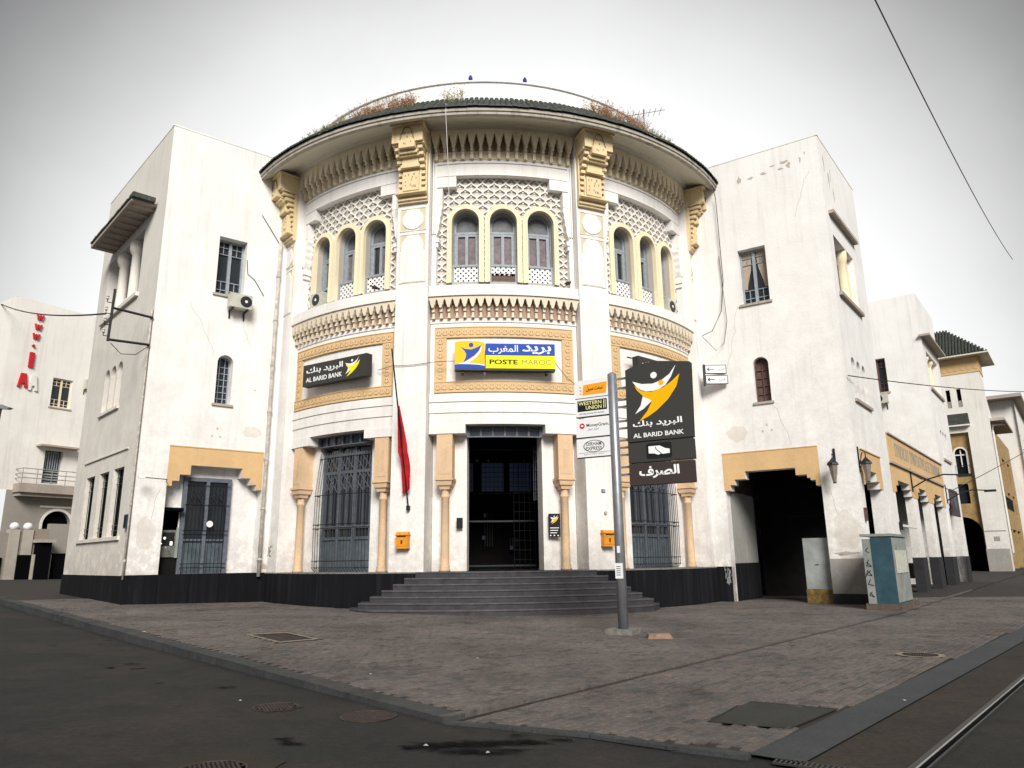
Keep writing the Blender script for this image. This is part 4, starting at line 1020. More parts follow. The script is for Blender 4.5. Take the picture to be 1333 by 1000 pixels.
# steps: seven concentric risers
for k in range(7):
    ztop = FL - .157 * k; r_ = 9.02 + .17 * k + (.0 if k < 6 else .06); w_ = 2.55 + .30 * k
    wb = MB(); n_ = 24; zb = -.1
    pts = []
    for q in range(n_ + 1):
        x = -w_ + 2 * w_ * q / n_; y = -math.sqrt(r_ * r_ - x * x)
        if k == 6:
            ex = max(0, abs(x) - (w_ - .7)) / .7; y = y + .62 * (1 - math.sqrt(max(0, 1 - ex * ex)))
        pts.append((x, y))
    back = [(w_, -7.7), (-w_, -7.7)]
    poly = pts + back; N_ = len(poly)
    wb.v = [(x, y, ztop) for x, y in poly] + [(x, y, ztop - .04) for x, y in poly] + [(x, y + .015 if y < -7.8 else y, ztop - .04) for x, y in poly] + [(x, y + .015 if y < -7.8 else y, zb if k == 6 else ztop - .17) for x, y in poly]
    wb.f.append(tuple(range(N_)))
    for q in range(N_):
        q2 = (q + 1) % N_
        for L_ in range(3): wb.f.append((L_ * N_ + q, L_ * N_ + q2, (L_ + 1) * N_ + q2, (L_ + 1) * N_ + q))
    for v_i, (x, y, z) in enumerate(wb.v): wb.v[v_i] = (x, y, z - (.001 * k))
    so = part('step', wb, 'step', PO, drot(0))
    wb = MB()
    for q in range(n_):
        (xa, ya), (xb, yb) = pts[q], pts[q + 1]
        wb.quad((xa, ya - .004, ztop - .035), (xb, yb - .004, ztop - .035), (xb, yb - .004, ztop + .002), (xa, ya - .004, ztop + .002)); wb.quad((xa, ya - .004, ztop + .002), (xb, yb - .004, ztop + .002), (xb * .997, yb + .07, ztop + .002), (xa * .997, ya + .07, ztop + .002))
    part('nosing', wb, 'stepedge', so, drot(0))

# ---- towers
T_H = 15.62
stepsL = [(.86, 1.0, 3.72), (1.0, 1.20, 3.88), (1.20, 1.51, 4.08), (1.51, 3.08, 4.38), (3.08, 3.36, 4.08), (3.36, 3.56, 3.88), (3.56, 3.76, 3.72)]
JL = 4.35
wb = MB(); wb.wall(LF, 0, JL, FL, T_H, [('steps', FL, stepsL), ('rect', 1.76, 2.68, 10.12, 12.14), ('arch', 2.03, 2.53, 6.42, 7.80)], depth=.42); part('tower_front_wall', wb, 'white2', PO)
wb = MB(); wb.wall(LF, .84, 3.74, 3.66, 4.93, [('steps', 3.66, [(p, q, z + .002) for p, q, z in stepsL if q < 3.7] + [(3.56, 3.735, 3.722)])], d=.014, depth=.014); wb.box(LF, .84, 3.74, 4.93, 4.965, 0, .03); part('stepped_lintel', wb, 'ochre', PO)
triL = [(4.32, 4.92), (3.56, 4.16), (2.80, 3.40)]
wL = [(1.30, 2.42), (2.94, 4.05), (4.62, 5.74)]
LSH = [('arch', a, b, 6.55, 7.82) for a, b in triL] + [('rect', a, b, 2.26, 4.38) for a, b in wL] + [('rect', 2.05, 6.3, 10.30, 12.62)]
LLEN = 7.36
wb = MB(); wb.wall(LS, 0, LLEN, FL - .02, T_H, LSH, depth=.42); part('tower_side_wall', wb, 'whiteL_shade', PO)
for q in ((1.05, 6.15, 4.90, 4.935, 0, .05), (1.0, 5.95, 2.14, 2.25, -.05, .07), (2.70, 5.05, 6.44, 6.54, -.1, .08), (1.95, 6.4, 10.16, 10.30, -.1, .10)): part('window_sill', MB().box(LS, *q), 'whiteL_shade', PO)
# left tower plinths
for k in range(5): part('plinth_slab', MB().box(LF, k * JL / 5 + (.0 if k else -.04), (k + 1) * JL / 5 - .012, -.3, FL - .004, -.4, .04 + .003 * (k % 2)), 'plinth', PO)
for k in range(8): part('plinth_slab', MB().box(LS, k * LLEN / 8 + .0, (k + 1) * LLEN / 8 - .012, -.3, FL - .024, -.4, .04 + .003 * (k % 2)), 'plinth', PO)
# backs and roofs
def solid(name, pts, z0, z1, m, par=PO):
    wb = MB(); n_ = len(pts); wb.v = [(x, y, z0) for x, y in pts] + [(x, y, z1) for x, y in pts]
    for k in range(n_): wb.f.append((k, (k + 1) % n_, n_ + (k + 1) % n_, n_ + k))
    wb.f.append(tuple(range(n_, 2 * n_))); wb.f.append(tuple(reversed(range(n_)))); return part(name, wb, m, par)
def P2(F, a, d=0): return F(a, 0, d)[:2]
eL = P2(LS, LLEN); jL = P2(LF, JL)
wb = MB(); back = (eL[0] + jL[0] - PL[0], eL[1] + jL[1] - PL[1])
for (p, q) in ((eL, back), (back, jL)): wb.quad((*p, FL), (*q, FL), (*q, T_H), (*p, T_H))
i_ = wb.add([(*PL, T_H), (*eL, T_H), (*back, T_H), (*jL, T_H)]); wb.f.append((i_, i_ + 1, i_ + 2, i_ + 3)); part('tower_back', wb, 'white2', PO)
for F_, l_ in ((LF, JL), (LS, LLEN), (RF, 4.4), (RS, 5.0)): part('parapet_coping', MB().box(F_, -.02, l_, T_H, T_H + .05 + (.004 if F_ in (LS, RS) else 0), -.3, .012), 'white2', PO)

# windows of the towers
def casement(F, a0, a1, z0, z1, d, m='framegrey', style=0, curtain=False, name='casement_window', par=PO):
    t_ = .07; wb = MB(); c = (a0 + a1) / 2
    wb.box(F, a0, a0 + t_, z0, z1, d, d + .07); wb.box(F, a1 - t_, a1, z0, z1, d, d + .07); wb.box(F, a0 + t_, a1 - t_, z1 - t_, z1, d, d + .07); wb.box(F, a0 + t_, a1 - t_, z0, z0 + t_, d, d + .07)
    wb.box(F, c - .05, c + .05, z0 + t_, z1 - t_, d, d + .08)
    H_ = z1 - z0
    if style == 0:
        for (p, q) in ((a0 + t_, c - .05), (c + .05, a1 - t_)):
            for z in (z0 + H_ * .12, z0 + H_ * .27, z1 - H_ * .25, z1 - H_ * .13): wb.box(F, p, q, z - .012, z + .012, d, d + .05)
            mid = (p + q) / 2
            wb.box(F, mid - .01, mid + .01, z0 + t_, z0 + H_ * .27, d, d + .05); wb.box(F, mid - .01, mid + .01, z1 - H_ * .25, z1 - t_, d, d + .05)
    o = part(name, wb, m, par)
    wb = MB(); wb.box(F, a0, a1, z0, z1, d - .03, d - .01); part('glass_pane', wb, 'glass', o)
    if curtain:
        for s, (p, q) in ((1, (a0 + t_, c - .05)), (-1, (a1 - t_, c + .05))):
            w_ = abs(q - p) * s; wb = MB()
            wb.prism(F, [(p, z1 - t_), (p + w_, z1 - t_), (p + w_ * .75, z1 - H_ * .35), (p + w_ * .35, z1 - H_ * .62), (p + w_ * .3, z1 - H_ * .7), (p, z1 - H_ * .7)], d - .008, d + .02); part('curtain', wb, 'curtain', o)
    wb = MB(); wb.box(F, a0 - .08, a1 + .08, z0 - .09, z0 - .01, d, .06 if d < 0 else .1); part('sill', wb, 'eave', o)
    return o
casement(LF, 1.76, 2.68, 10.12, 12.14, -.36)
casement(RF, 2.09, 3.05, 10.03, 12.06, -.30, curtain=True)
# LF arched window with white glazing bars
def archwin(F, a0, a1, z0, zs, d, m, pane='glass', grid=(3, 7), name='arched_window'):
    c = (a0 + a1) / 2; r = (a1 - a0) / 2; wb = MB(); wb.ring(F, c, zs, z0, r - .05, r, d, d + .05, 10)
    for i in range(1, grid[0]): x = a0 + (a1 - a0) * i / grid[0]; wb.box(F, x - .012, x + .012, z0, zs + math.sqrt(max(0, r * r - (x - c) ** 2)), d, d + .04)
    for j in range(0, grid[1]): z = z0 + (zs + .1 - z0) * j / grid[1]; wb.box(F, a0, a1, z, z + .022, d, d + .035)
    o = part(name, wb, m, PO)
    wb = MB(); wb.prism(F, [(a0, z0)] + [(c - r * cos(pi * k / 10), zs + r * sin(pi * k / 10)) for k in range(11)] + [(a1, z0)], d - .03, d - .01); part('glass_pane', wb, pane, o)
    wb = MB(); wb.box(F, a0 - .08, a1 + .08, z0 - .08, z0 - .005, d, .06); part('sill', wb, 'eave', o)
    return o
archwin(LF, 2.03, 2.53, 6.42, 7.80, -.36, 'framegrey')
archwin(RF, 2.36, 2.88, 6.50, 7.80, -.22, 'shutter', 'shutter', (2, 5))
for a, b in triL: archwin(LS, a, b, 6.55, 7.82, -.36, 'whiteL_shade', 'blind', (1, 0), 'blind_arch')
for a, b in wL:
    wb = MB()
    for k in range(5): wb.tube([LS(a + .12 + k * (b - a - .24) / 4, 2.3, -.12), LS(a + .12 + k * (b - a - .24) / 4, 4.36, -.12)], .012, 4)
    for z in (2.45, 2.6, 3.9, 4.1): wb.tube([LS(a + .04, z, -.11), LS(b - .04, z, -.11)], .012, 4)
    o = part('barred_window', wb, 'iron', PO); wb = MB(); wb.box(LS, a, b, 2.26, 4.38, -.20, -.18); part('glass_pane', wb, 'dark', o)
# side loggia of the left tower: two columns, openings and a projecting slab roof
wb = MB(); wb.box(LS, 2.05, 6.3, 10.30, 12.62, -.60, -.42); part('loggia_back', wb, 'whiteL_shade', PO)
for a in (3.35, 4.85):
    x, y, _ = LS(a, 0, -.18); wb = MB(); wb.lathe(x, y, [(.24, 10.30), (.24, 10.42), (.17, 10.48), (.16, 12.1), (.20, 12.14), (.26, 12.30), (.26, 12.62)], 12); smooth(part('loggia_column', wb, 'whiteL_shade', PO))
for c in (2.7, 4.1, 5.55):
    wb = MB()
    for a in (c - .5, c, c + .5): wb.box(LS, a - .04, a + .04, 10.32, 12.6, -.415, -.35)
    wb.box(LS, c - .46, c + .46, 11.9, 11.97, -.415, -.36); o = part('loggia_window', wb, 'framegrey', PO); wb = MB(); wb.box(LS, c - .49, c + .49, 10.32, 12.59, -.419, -.40); part('glass_pane', wb, 'glass', o)
wb = MB()
wb.prism(LS, [(1.0, 13.02), (5.95, 12.98), (5.95, 13.10), (1.0, 13.14)], .0, .78)
for k in range(9): a_ = 1.2 + k * .55; wb.box(LS, a_, a_ + .08, 12.93, 13.03, 0, .66)
part('slab_canopy', wb, 'brownslab', PO)
rr = random.Random(2); wb = MB()
for k in range(26): a_ = 1.0 + k * .19; wb.box(LS, a_, a_ + .16, 13.13, 13.17 + rr.uniform(0, .05), .5 + rr.uniform(0, .1), .82)
wb.box(LS, .8, 1.25, 13.1, 13.26, .1, .8); part('broken_canopy_tiles', wb, 'tile', PO)

# recess in the left tower: white wall, grilled door, cash machine niche
wb = MB(); wb.box(LF, 1.40, 3.9, FL, 4.6, -.47, -.425); wb.box(LF, .8, 1.40, 3.05, 4.6, -.47, -.425); part('recess_wall', wb, 'white2', PO)
wb = MB()
wb.box(LF, 1.43, 1.55, FL, 4.05, -.425, -.30); wb.box(LF, 2.77, 2.89, FL, 4.05, -.425, -.30); wb.box(LF, 1.55, 2.77, 3.93, 4.05, -.425, -.30); wb.box(LF, 2.11, 2.21, FL, 3.93, -.42, -.30)
wb.box(LF, 1.55, 2.77, 2.1, 2.16, -.42, -.33)
o = part('grilled_door', wb, 'ironblue', PO)
wb = MB(); wb.box(LF, 1.55, 2.77, FL, 3.93, -.424, -.415); part('glass_pane', wb, 'glass', o)
wb = MB(); wb.box(LF, 1.55, 2.77, FL, 2.1, -.413, -.40); part('lower_panel', wb, 'panelgrey', o)
wb = MB()
for k in range(11):
    a = 1.6 + k * .113
    if abs(a - 2.16) < .04: continue
    wb.tube([LF(a, FL + .02, -.27), LF(a, 3.9, -.27)], .009, 4)
for z in (1.3, 1.42, 2.3, 2.42, 3.2, 3.8): wb.tube([LF(1.5, z, -.26), LF(2.85, z, -.26)], .010, 4)
for c in (1.83, 2.49):
    for q in (-1, 1):
        wb.tube([LF(c + q * .24, 3.45, -.25), LF(c + q * .12, 3.3, -.25), LF(c, 3.45, -.25), LF(c + q * .12, 3.6, -.25), LF(c + q * .24, 3.45, -.25)], .011, 4)
    wb.tube([LF(c - .24, 2.45, -.25), LF(c - .24, 3.1, -.25), LF(c - .1, 3.3, -.25), LF(c, 3.4, -.25), LF(c + .1, 3.3, -.25), LF(c + .24, 3.1, -.25), LF(c + .24, 2.45, -.25)], .010, 4)
part('door_grille', wb, 'iron', o)
wb = MB(); wb.disc(LF, 2.28, 2.62, .10, -.25, -.24, 12); part('door_notice', wb, 'signwhite', o)
wb = MB(); wb.box(LF, .86, 1.42, 2.98, 3.08, -.47, -.02); wb.box(LF, .86, .9, FL, 2.98, -1.0, -.42); wb.box(LF, .86, 1.42, FL, 2.98, -1.3, -1.25); part('machine_niche', wb, 'dark', PO)
wb = MB(); wb.box(LF, .88, 1.42, FL, 2.3, -.5, -.35); part('machine_housing', wb, 'dim', PO)

# right tower
stepsR = [(1.10, 1.25, 3.60), (1.25, 1.40, 3.78), (1.40, 1.50, 3.86), (1.50, 1.84, 3.97), (1.84, 3.46, 4.21), (3.46, 3.82, 3.96), (3.82, 3.98, 3.78), (3.98, 4.16, 3.60)]
stepsS = [(.56, .80, 3.60), (.80, 1.10, 3.82), (1.10, 2.54, 4.10), (2.54, 2.9, 3.82), (2.9, 3.22, 3.60)]
JR = 4.9
RFH = [('steps', 0, stepsR), ('rect', 2.09, 3.05, 10.03, 12.06), ('arch', 2.36, 2.88, 6.50, 7.80)]
wb = MB(); wb.wall(RF, 0, JR, -.1 + .1, T_H, RFH, depth=.42); part('tower_front_wall', wb, 'white2', PO)
triR = [(.95, 1.45), (1.68, 2.18), (2.42, 2.92)]
RLEN = 5.0
wb = MB(); wb.wall(RS, 0, RLEN, 0, T_H, [('steps', 0, stepsS), ('rect', .62, 3.35, 10.02, 12.12)] + [('arch', a, b, 6.42, 7.63) for a, b in triR], depth=.40); part('tower_side_wall', wb, 'white2', PO)
wb = MB(); wb.wall(RF, 1.10, 4.18, 3.58, 4.84, [('steps', 3.58, [(p if p > 1.11 else 1.105, q if q < 4.15 else 4.155, z + .002) for p, q, z in stepsR])], d=.014, depth=.014); wb.box(RF, 1.10, 4.18, 4.84, 4.87, 0, .028); part('stepped_lintel', wb, 'ochre', PO)
wb = MB(); wb.wall(RS, .52, 3.38, 3.58, 4.70, [('steps', 3.58, [(p, q, z + .002) for p, q, z in stepsS])], d=.014, depth=.014); wb.box(RS, .5, 3.4, 4.70, 4.74, 0, .05); part('stepped_lintel', wb, 'ochre', PO)
for a, b in triR: archwin(RS, a, b, 6.42, 7.63, -.36, 'white2', 'blind', (1, 0), 'blind_arch')
for q in ((.8, 3.1, 6.31, 6.41, -.1, .08), (.45, 3.5, 9.88, 10.0, -.1, .12), (.35, 3.75, 12.80, 12.92, -.05, .18)): part('window_sill', MB().box(RS, *q), 'brownslab', PO)
wb = MB(); wb.box(RS, .62, 3.35, 10.02, 12.12, -.50, -.39); part('loggia_back', wb, 'white2', PO)
x, y, _ = RS(2.35, 0, -.19); wb = MB(); wb.lathe(x, y, [(.2, 10.02), (.2, 10.14), (.14, 10.2), (.13, 11.6), (.16, 11.66), (.19, 11.82), (.19, 12.12)], 12); smooth(part('loggia_column', wb, 'yellow', PO))
wb = MB(); wb.box(RS, 2.9, 3.34, 10.03, 12.11, -.39, -.2); part('loggia_pier', wb, 'yellow', PO)
casement(RS, .75, 1.85, 10.1, 11.95, -.38, 'framegrey', 0, False, 'loggia_window')
# corner pier dado and the dark passage inside
wb = MB(); wb.box(RF, .0, 1.10, 0.30, 1.34, -.35, .03); wb.box(RS, -.03, .56, 0.30, 1.34, -.3, .03); part('pier_dado', wb, 'dado', PO)
wb = MB(); wb.box(RF, .0, 1.12, -.1, .30, -.36, .045); wb.box(RS, -.045, .58, -.1, .30, -.3, .045); part('pier_footing', wb, 'dadodark', PO)
wb = MB(); wb.box(RF, 4.16, JR, 0, FL, -.3, .035); part('tower_plinth', wb, 'plinth', PO)
wb = MB(); wb.box(RF, 1.0, 1.10, 0, 3.6, -.55, -.42)
part('pier_return', wb, 'white2', PO)
RB = planar(PR, -56.7)
def room(F, a0, a1, z1, d0, d1, par, m='dim', ceil=True):
    wb = MB(); wb.quad(F(a0, 0, d1), F(a1, 0, d1), F(a1, z1, d1), F(a0, z1, d1)); wb.quad(F(a1, 0, d0), F(a1, 0, d1), F(a1, z1, d1), F(a1, z1, d0)); wb.quad(F(a0, z1, d0), F(a1, z1, d0), F(a1, z1, d1), F(a0, z1, d1)); return part('passage_interior', wb, m, par)
A_, B_, C_, D_ = P2(RF, 4.3, -.42), P2(RF, 4.3, -4.4), P2(RS, 4.95, -.6), (PR[0] + .15, PR[1] + .5)
wb = MB(); i_ = wb.add([(*q, 4.85) for q in (A_, B_, C_, D_)]); wb.f.append((i_, i_ + 1, i_ + 2, i_ + 3)); wb.quad((*B_, 0), (*C_, 0), (*C_, 4.85), (*B_, 4.85)); part('passage_interior', wb, 'dim', PO)
wb = MB(); wb.box(RF, 4.14, 4.19, FL + .1, 3.6, -3.2, -.42); part('passage_side_wall', wb, 'dado', PO)
wb = MB(); wb.box(RF, 4.10, 4.2, 0, FL + .1, -3.2, -.42); part('passage_dado', wb, 'plinth', PO)
wb = MB(); wb.box(RF, 1.0, 2.7, 2.75, 2.82, -2.6, -2.2); part('passage_ledge', wb, 'dim', PO)
# arcade along the right street
AH = [('steps', 0, [(5.55, 5.8, 3.70), (5.8, 6.2, 3.95), (6.2, 8.5, 4.15), (8.5, 8.8, 3.95), (8.8, 9.0, 3.70)]),
      ('steps', 0, [(10.0, 10.2, 3.70), (10.2, 10.6, 3.95), (10.6, 12.3, 4.15), (12.3, 12.6, 3.95), (12.6, 12.85, 3.70)]),
      ('steps', 0, [(14.0, 14.2, 3.70), (14.2, 14.6, 3.95), (14.6, 16.5, 4.15), (16.5, 16.8, 3.95), (16.8, 17.1, 3.70)])]
wb = MB(); wb.wall(RS, 5.0, 17.8, 0, 5.80, AH, d=-.02, depth=.30); part('arcade_wall', wb, 'white2', PO)
wb = MB(); wb.wall(RS, 5.05, 17.75, 3.66, 4.69, [('steps', 3.66, [(p, q, z + .002) for p, q, z in h[2]]) for h in AH], d=-.006, depth=.014); part('stepped_lintel', wb, 'ochre', PO)
wb = MB(); wb.box(RS, 5.02, 17.8, 4.78, 5.78, -.02, .03); part('name_board', wb, 'ochre', PO)
wb = MB(); wb.box(RS, 5.0, 17.8, 5.78, 5.84, -.4, .09); wb.box(RS, 5.0, 17.8, 4.70, 4.775, 0, .08); part('string_course', wb, 'brownslab', PO)
for (a0, a1) in ((5.0, 5.55), (9.0, 10.0), (12.85, 14.0), (17.1, 17.8)):
    wb = MB(); wb.box(RS, a0 - .03, a1 + .03, -.1, 1.32, -.34, .03); part('pier_dado', wb, 'dadodark', PO)
    wb = MB(); wb.box(RS, a1 - .02, a1 + .02, 1.32, 2.55, -.30, -.03); part('pier_wash', wb, 'ochre', PO)
text(RS, "SYNDICAT D'INITIATIVE & DE TOURISME", 6.2, 17.0, 5.05, 5.60, .036, .005, mb=(tm_ := MB())); part('raised_lettering', tm_, 'dado', PO)
wb = MB(); F5 = RS
wb.quad(F5(5, 0, -3.6), F5(17.8, 0, -3.6), F5(17.8, 4.6, -3.6), F5(5, 4.6, -3.6)); wb.quad(F5(5, 4.6, -.31), F5(17.8, 4.6, -.31), F5(17.8, 4.6, -3.6), F5(5, 4.6, -3.6)); wb.quad(F5(17.8, 0, -.31), F5(17.8, 0, -3.6), F5(17.8, 4.6, -3.6), F5(17.8, 4.6, -.31)); part('arcade_interior', wb, 'dim', PO)
wb = MB(); wb.quad(F5(5, 5.8, -.3), F5(17.8, 5.8, -.3), F5(17.8, 5.8, -9), F5(5, 5.8, -9)); part('arcade_roof', wb, 'concrete', PO)
# second tower beyond the arcade
P17 = RS(17.8, 0, 0)[:2]; TF = planar(P17, 37.6 - 90)
wb = MB(); wb.wall(TF, 0, 9, 0, 15.0, [('rect', 1.85, 2.75, 9.9, 11.75)], depth=.3); part('rear_tower_front', wb, 'white2', PO)
casement(TF, 1.85, 2.75, 9.9, 11.75, -.26, 'shutter', 0, False)
T2H = [('steps', 0, [(18.5, 18.8, 3.7), (18.8, 19.1, 3.95), (19.1, 21.6, 4.15), (21.6, 21.9, 3.95), (21.9, 22.2, 3.7)])] + [('arch', a, a + .5, 6.35, 7.6) for a in (19.5, 20.3, 21.1)] + [('rect', 18.7, 22.5, 10.0, 12.0)]
wb = MB(); wb.wall(RS, 17.8, 23.4, 0, 15.0, T2H, d=.0, depth=.5); part('rear_tower_side', wb, 'white2', PO)
for q in ((17.77, 18.5), (22.2, 23.43)): part('pier_dado', MB().box(RS, *q, -.1, 1.32, -.5, .03), 'dadodark', PO)
wb = MB(); wb.quad(RS(18, 0, -2.5), RS(23.4, 0, -2.5), RS(23.4, 4.6, -2.5), RS(18, 4.6, -2.5)); wb.quad(RS(18, 4.6, -.5), RS(23.4, 4.6, -.5), RS(23.4, 4.6, -2.5), RS(18, 4.6, -2.5)); wb.quad(RS(23.4, 0, 0), RS(23.4, 0, -9), RS(23.4, 15, -9), RS(23.4, 15, 0)); part('rear_tower_interior', wb, 'dim', PO)
wb = MB(); wb.box(RS, 18.7, 22.5, 10.0, 12.0, -.9, -.85); part('loggia_back', wb, 'yellow', PO)
wb = MB(); wb.box(RS, 17.6, 23.2, 12.55, 12.66, -.1, .42); wb.box(RS, 18.5, 22.7, 9.85, 9.98, 0, .1); wb.box(RS, 19.3, 21.8, 6.2, 6.32, 0, .08); part('slab_canopy', wb, 'brownslab', PO)
for a in (19.9, 21.2):
    x, y, _ = RS(a, 0, -.3); wb = MB(); wb.lathe(x, y, [(.2, 10), (.15, 10.2), (.15, 11.6), (.25, 11.8), (.25, 12)], 8); part('loggia_column', wb, 'yellow', PO)
for a in (19.5, 20.3, 21.1):
    wb = MB(); wb.box(RS, a, a + .5, 6.35, 8.0, -.40, -.36); part('blind_arch', wb, 'dado', PO)
# main block filling in behind the drum and towers
bl = P2(LS, 6.6, -1.5); br_ = P2(RS, 23.3, -8)
solid('rear_block', [bl, (-6.0, 27.5), (5.0, 28.5), P2(RS, 16, -9.5), br_, (10, 62), (-22, 52)], 0, 14.2, 'white2')
wb = MB(); bk = [P2(RF, JR), P2(RF, JR, -8), P2(RS, 5.0, -6), P2(RS, 5.0)]
wb.quad((*bk[0], 4.9), (*bk[1], 4.9), (*bk[1], T_H), (*bk[0], T_H)); wb.quad((*bk[1], 0), (*bk[2], 0), (*bk[2], T_H), (*bk[1], T_H)); wb.quad((*bk[2], 5.8), (*bk[3], 5.8), (*bk[3], T_H), (*bk[2], T_H)); 
i_ = wb.add([(*p_, T_H) for p_ in (PR, bk[0], bk[1], bk[2], bk[3])]); wb.f.append(tuple(range(i_, i_ + 5))); part('tower_back', wb, 'white2', PO)

# flaked render near the right tower's top, and other scars (own shape, proud patches)
rr = random.Random(21)
wb = MB()
def flake(mb, F, a, z, ra, rz, d=.006):
    k_ = 9; ph = [rr.uniform(0, 6.28) for _ in range(3)]
    mb.prism(F, [(a + ra * cos(2 * pi * i / k_) * (1 + .45 * sin(3 * i + ph[0])), z + rz * sin(2 * pi * i / k_) * (1 + .45 * sin(2 * i + ph[1]))) for i in range(k_)], 0, d)
for (a, z, ra, rz) in [(2.75, 14.75, .07, .14), (2.35, 14.72, .10, .04), (1.9, 14.75, .10, .05), (1.55, 14.95, .08, .03), (1.15, 14.98, .15, .05), (1.02, 14.82, .07, .10), (1.3, 14.75, .09, .04), (.62, 14.9, .03, .11), (.45, 15.1, .02, .05)]: flake(wb, RF, a, z, ra, rz)
for (a, z, ra, rz) in [(.5, 14.8, .06, .3), (1.0, 14.4, .08, .3), (1.5, 13.95, .07, .25), (1.3, 14.7, .03, .25)]: flake(wb, RS, a, z, ra, rz)
for (a, z, ra, rz) in [(.55, 1.5, .28, .05), (.72, 1.45, .12, .03)]: flake(wb, RF, a, z, ra, rz)
for (a, z) in [(2.6, 5.7), (2.75, 5.5), (2.45, 5.52)]: flake(wb, RF, a, z, .03, .04)
for (a, z) in [(2.2, 5.6), (2.3, 5.35), (2.05, 5.35), (3.3, 7.0)]: flake(wb, LF, a, z, .03, .03)
flake(wb, LF, 3.95, 1.3, .15, .07); flake(wb, LF, 1.0, 1.9, .02, .02)
part('flaked_render', wb, 'lattice_bg', PO, kind='stuff')
def patchy(F, a, z, ra, rz):
    k_ = 26; ph = [rr.uniform(0, 6.28) for _ in range(4)]; mb = MB()
    mb.prism(F, [(a + ra * cos(2 * pi * i / k_) * (1 + .12 * sin(3 * 2 * pi * i / k_ + ph[0]) + .08 * sin(7 * 2 * pi * i / k_ + ph[1])), z + rz * sin(2 * pi * i / k_) * (1 + .12 * sin(2 * 2 * pi * i / k_ + ph[2]) + .08 * sin(5 * 2 * pi * i / k_ + ph[3]))) for i in range(k_)], 0, .002); part('render_repair', mb, 'repair', PO)
for F_, l_ in ((LF, [(.40, 2.3, .25, .5), (3.3, 5.6, .3, .2)]), (RF, [(3.6, 5.5, .35, .25), (.5, 2.2, .40, .55)]), (LS, [(.7, 3.3, .25, .5), (6.5, 1.9, .5, .45), (3.6, 1.6, .8, .3)])):
    for q in l_: patchy(F_, *q)
wb = MB()
def stroke(mb, F, pts, r=.012, d=.004):
    for p_, q_ in zip(pts, pts[1:]):
        dx, dz = q_[0] - p_[0], q_[1] - p_[1]; l = math.hypot(dx, dz) or 1; nx, nz = -dz / l * r, dx / l * r
        mb.prism(F, [(p_[0] + nx, p_[1] + nz), (p_[0] - nx, p_[1] - nz), (q_[0] - nx, q_[1] - nz), (q_[0] + nx, q_[1] + nz)], 0, d)
# graffiti "UE" on the pilaster by the drain pipe
Dm55 = Frame(lambda a, z, d: tuple(drot(-55.2) @ Vector(DRUM(a, z, d + .302))))
stroke(wb, Dm55, [(-.20, 1.95), (-.24, 1.72), (-.19, 1.62), (-.12, 1.66), (-.10, 1.92)]); stroke(wb, Dm55, [(.12, 1.94), (-.0, 1.90), (-.03, 1.80), (.07, 1.78), (-.03, 1.76), (-.02, 1.64), (.12, 1.62)])
part('graffiti', wb, 'inkblack', PO)
wb = MB()
def crack(F, a, z, dx, dz, n_):
    pts = [(a, z)]
    for k in range(n_): pts.append((pts[-1][0] + dx / n_ + rr.uniform(-.06, .06), pts[-1][1] + dz / n_ + rr.uniform(-.05, .05)))
    stroke(wb, F, pts, .004, .0012)
crack(RF, 3.2, 10.0, .5, -2.2, 14); crack(RF, 1.0, 12.8, -.6, 1.6, 10); crack(RF, 2.3, 6.3, -.4, -1.3, 9); crack(LF, 2.7, 10.0, .5, -1.6, 10); crack(LF, 1.9, 8.0, -.8, 1.5, 9); crack(LS, 1.2, 9.5, 1.2, -1.0, 10); crack(LF, .7, 3.6, -.4, -1.9, 10); crack(RF, .9, 3.6, -.3, -2.0, 10)
part('hairline_cracks', wb, 'fargrey', PO, kind='stuff')
# white paint splashes on the black plinth
wb = MB()
for i in range(26): flake(wb, RF, 4.2 + rr.uniform(-.02, .2), rr.uniform(.6, 1.05), rr.uniform(.006, .02), rr.uniform(.02, .09), .04)
part('paint_splash', wb, 'cabwhite', PO, kind='stuff')

# ================================================================== THINGS ON THE FACADE
def box_thing(F, label, name, cat, a0, a1, z0, z1, d0, d1, m, group=None):
    c = F((a0 + a1) / 2, z0, (d0 + d1) / 2); return thing(name, label, cat, c, group)
def logo(F, a0, a1, z0, z1, d, par, yellow='logoyellow', body='inkwhite', head='inkwhite', dot=True):
    n_ = lambda L: [(a0 + (x - 495) / 355 * (a1 - a0), z0 + (445 - y) / 425 * (z1 - z0)) for x, y in L]
    wb = MB(); wb.prism(F, n_([(497, 112), (530, 165), (565, 193), (600, 206), (650, 210), (700, 198), (745, 175), (790, 112), (828, 22), (780, 88), (720, 130), (650, 150), (570, 142)]), d, d + .006)
    wb.prism(F, n_([(572, 243), (640, 288), (575, 345), (507, 382), (552, 318)]), d, d + .006)
    wb.disc(F, *n_([(662, 82)])[0], abs(a1 - a0) * .068, d, d + .006, 14); part('logo_figure', wb, body, par)
    wb = MB(); wb.prism(F, n_([(512, 150), (530, 190), (570, 238), (640, 290), (600, 368), (535, 445), (610, 410), (670, 372), (760, 290), (825, 195), (853, 97), (790, 152), (730, 190), (640, 216), (565, 200)]), d + .002, d + .007)
    if dot: wb.disc(F, *n_([(714, 150)])[0], abs(a1 - a0) * .056, d, d + .009, 12)
    part('logo_sash', wb, yellow, par)
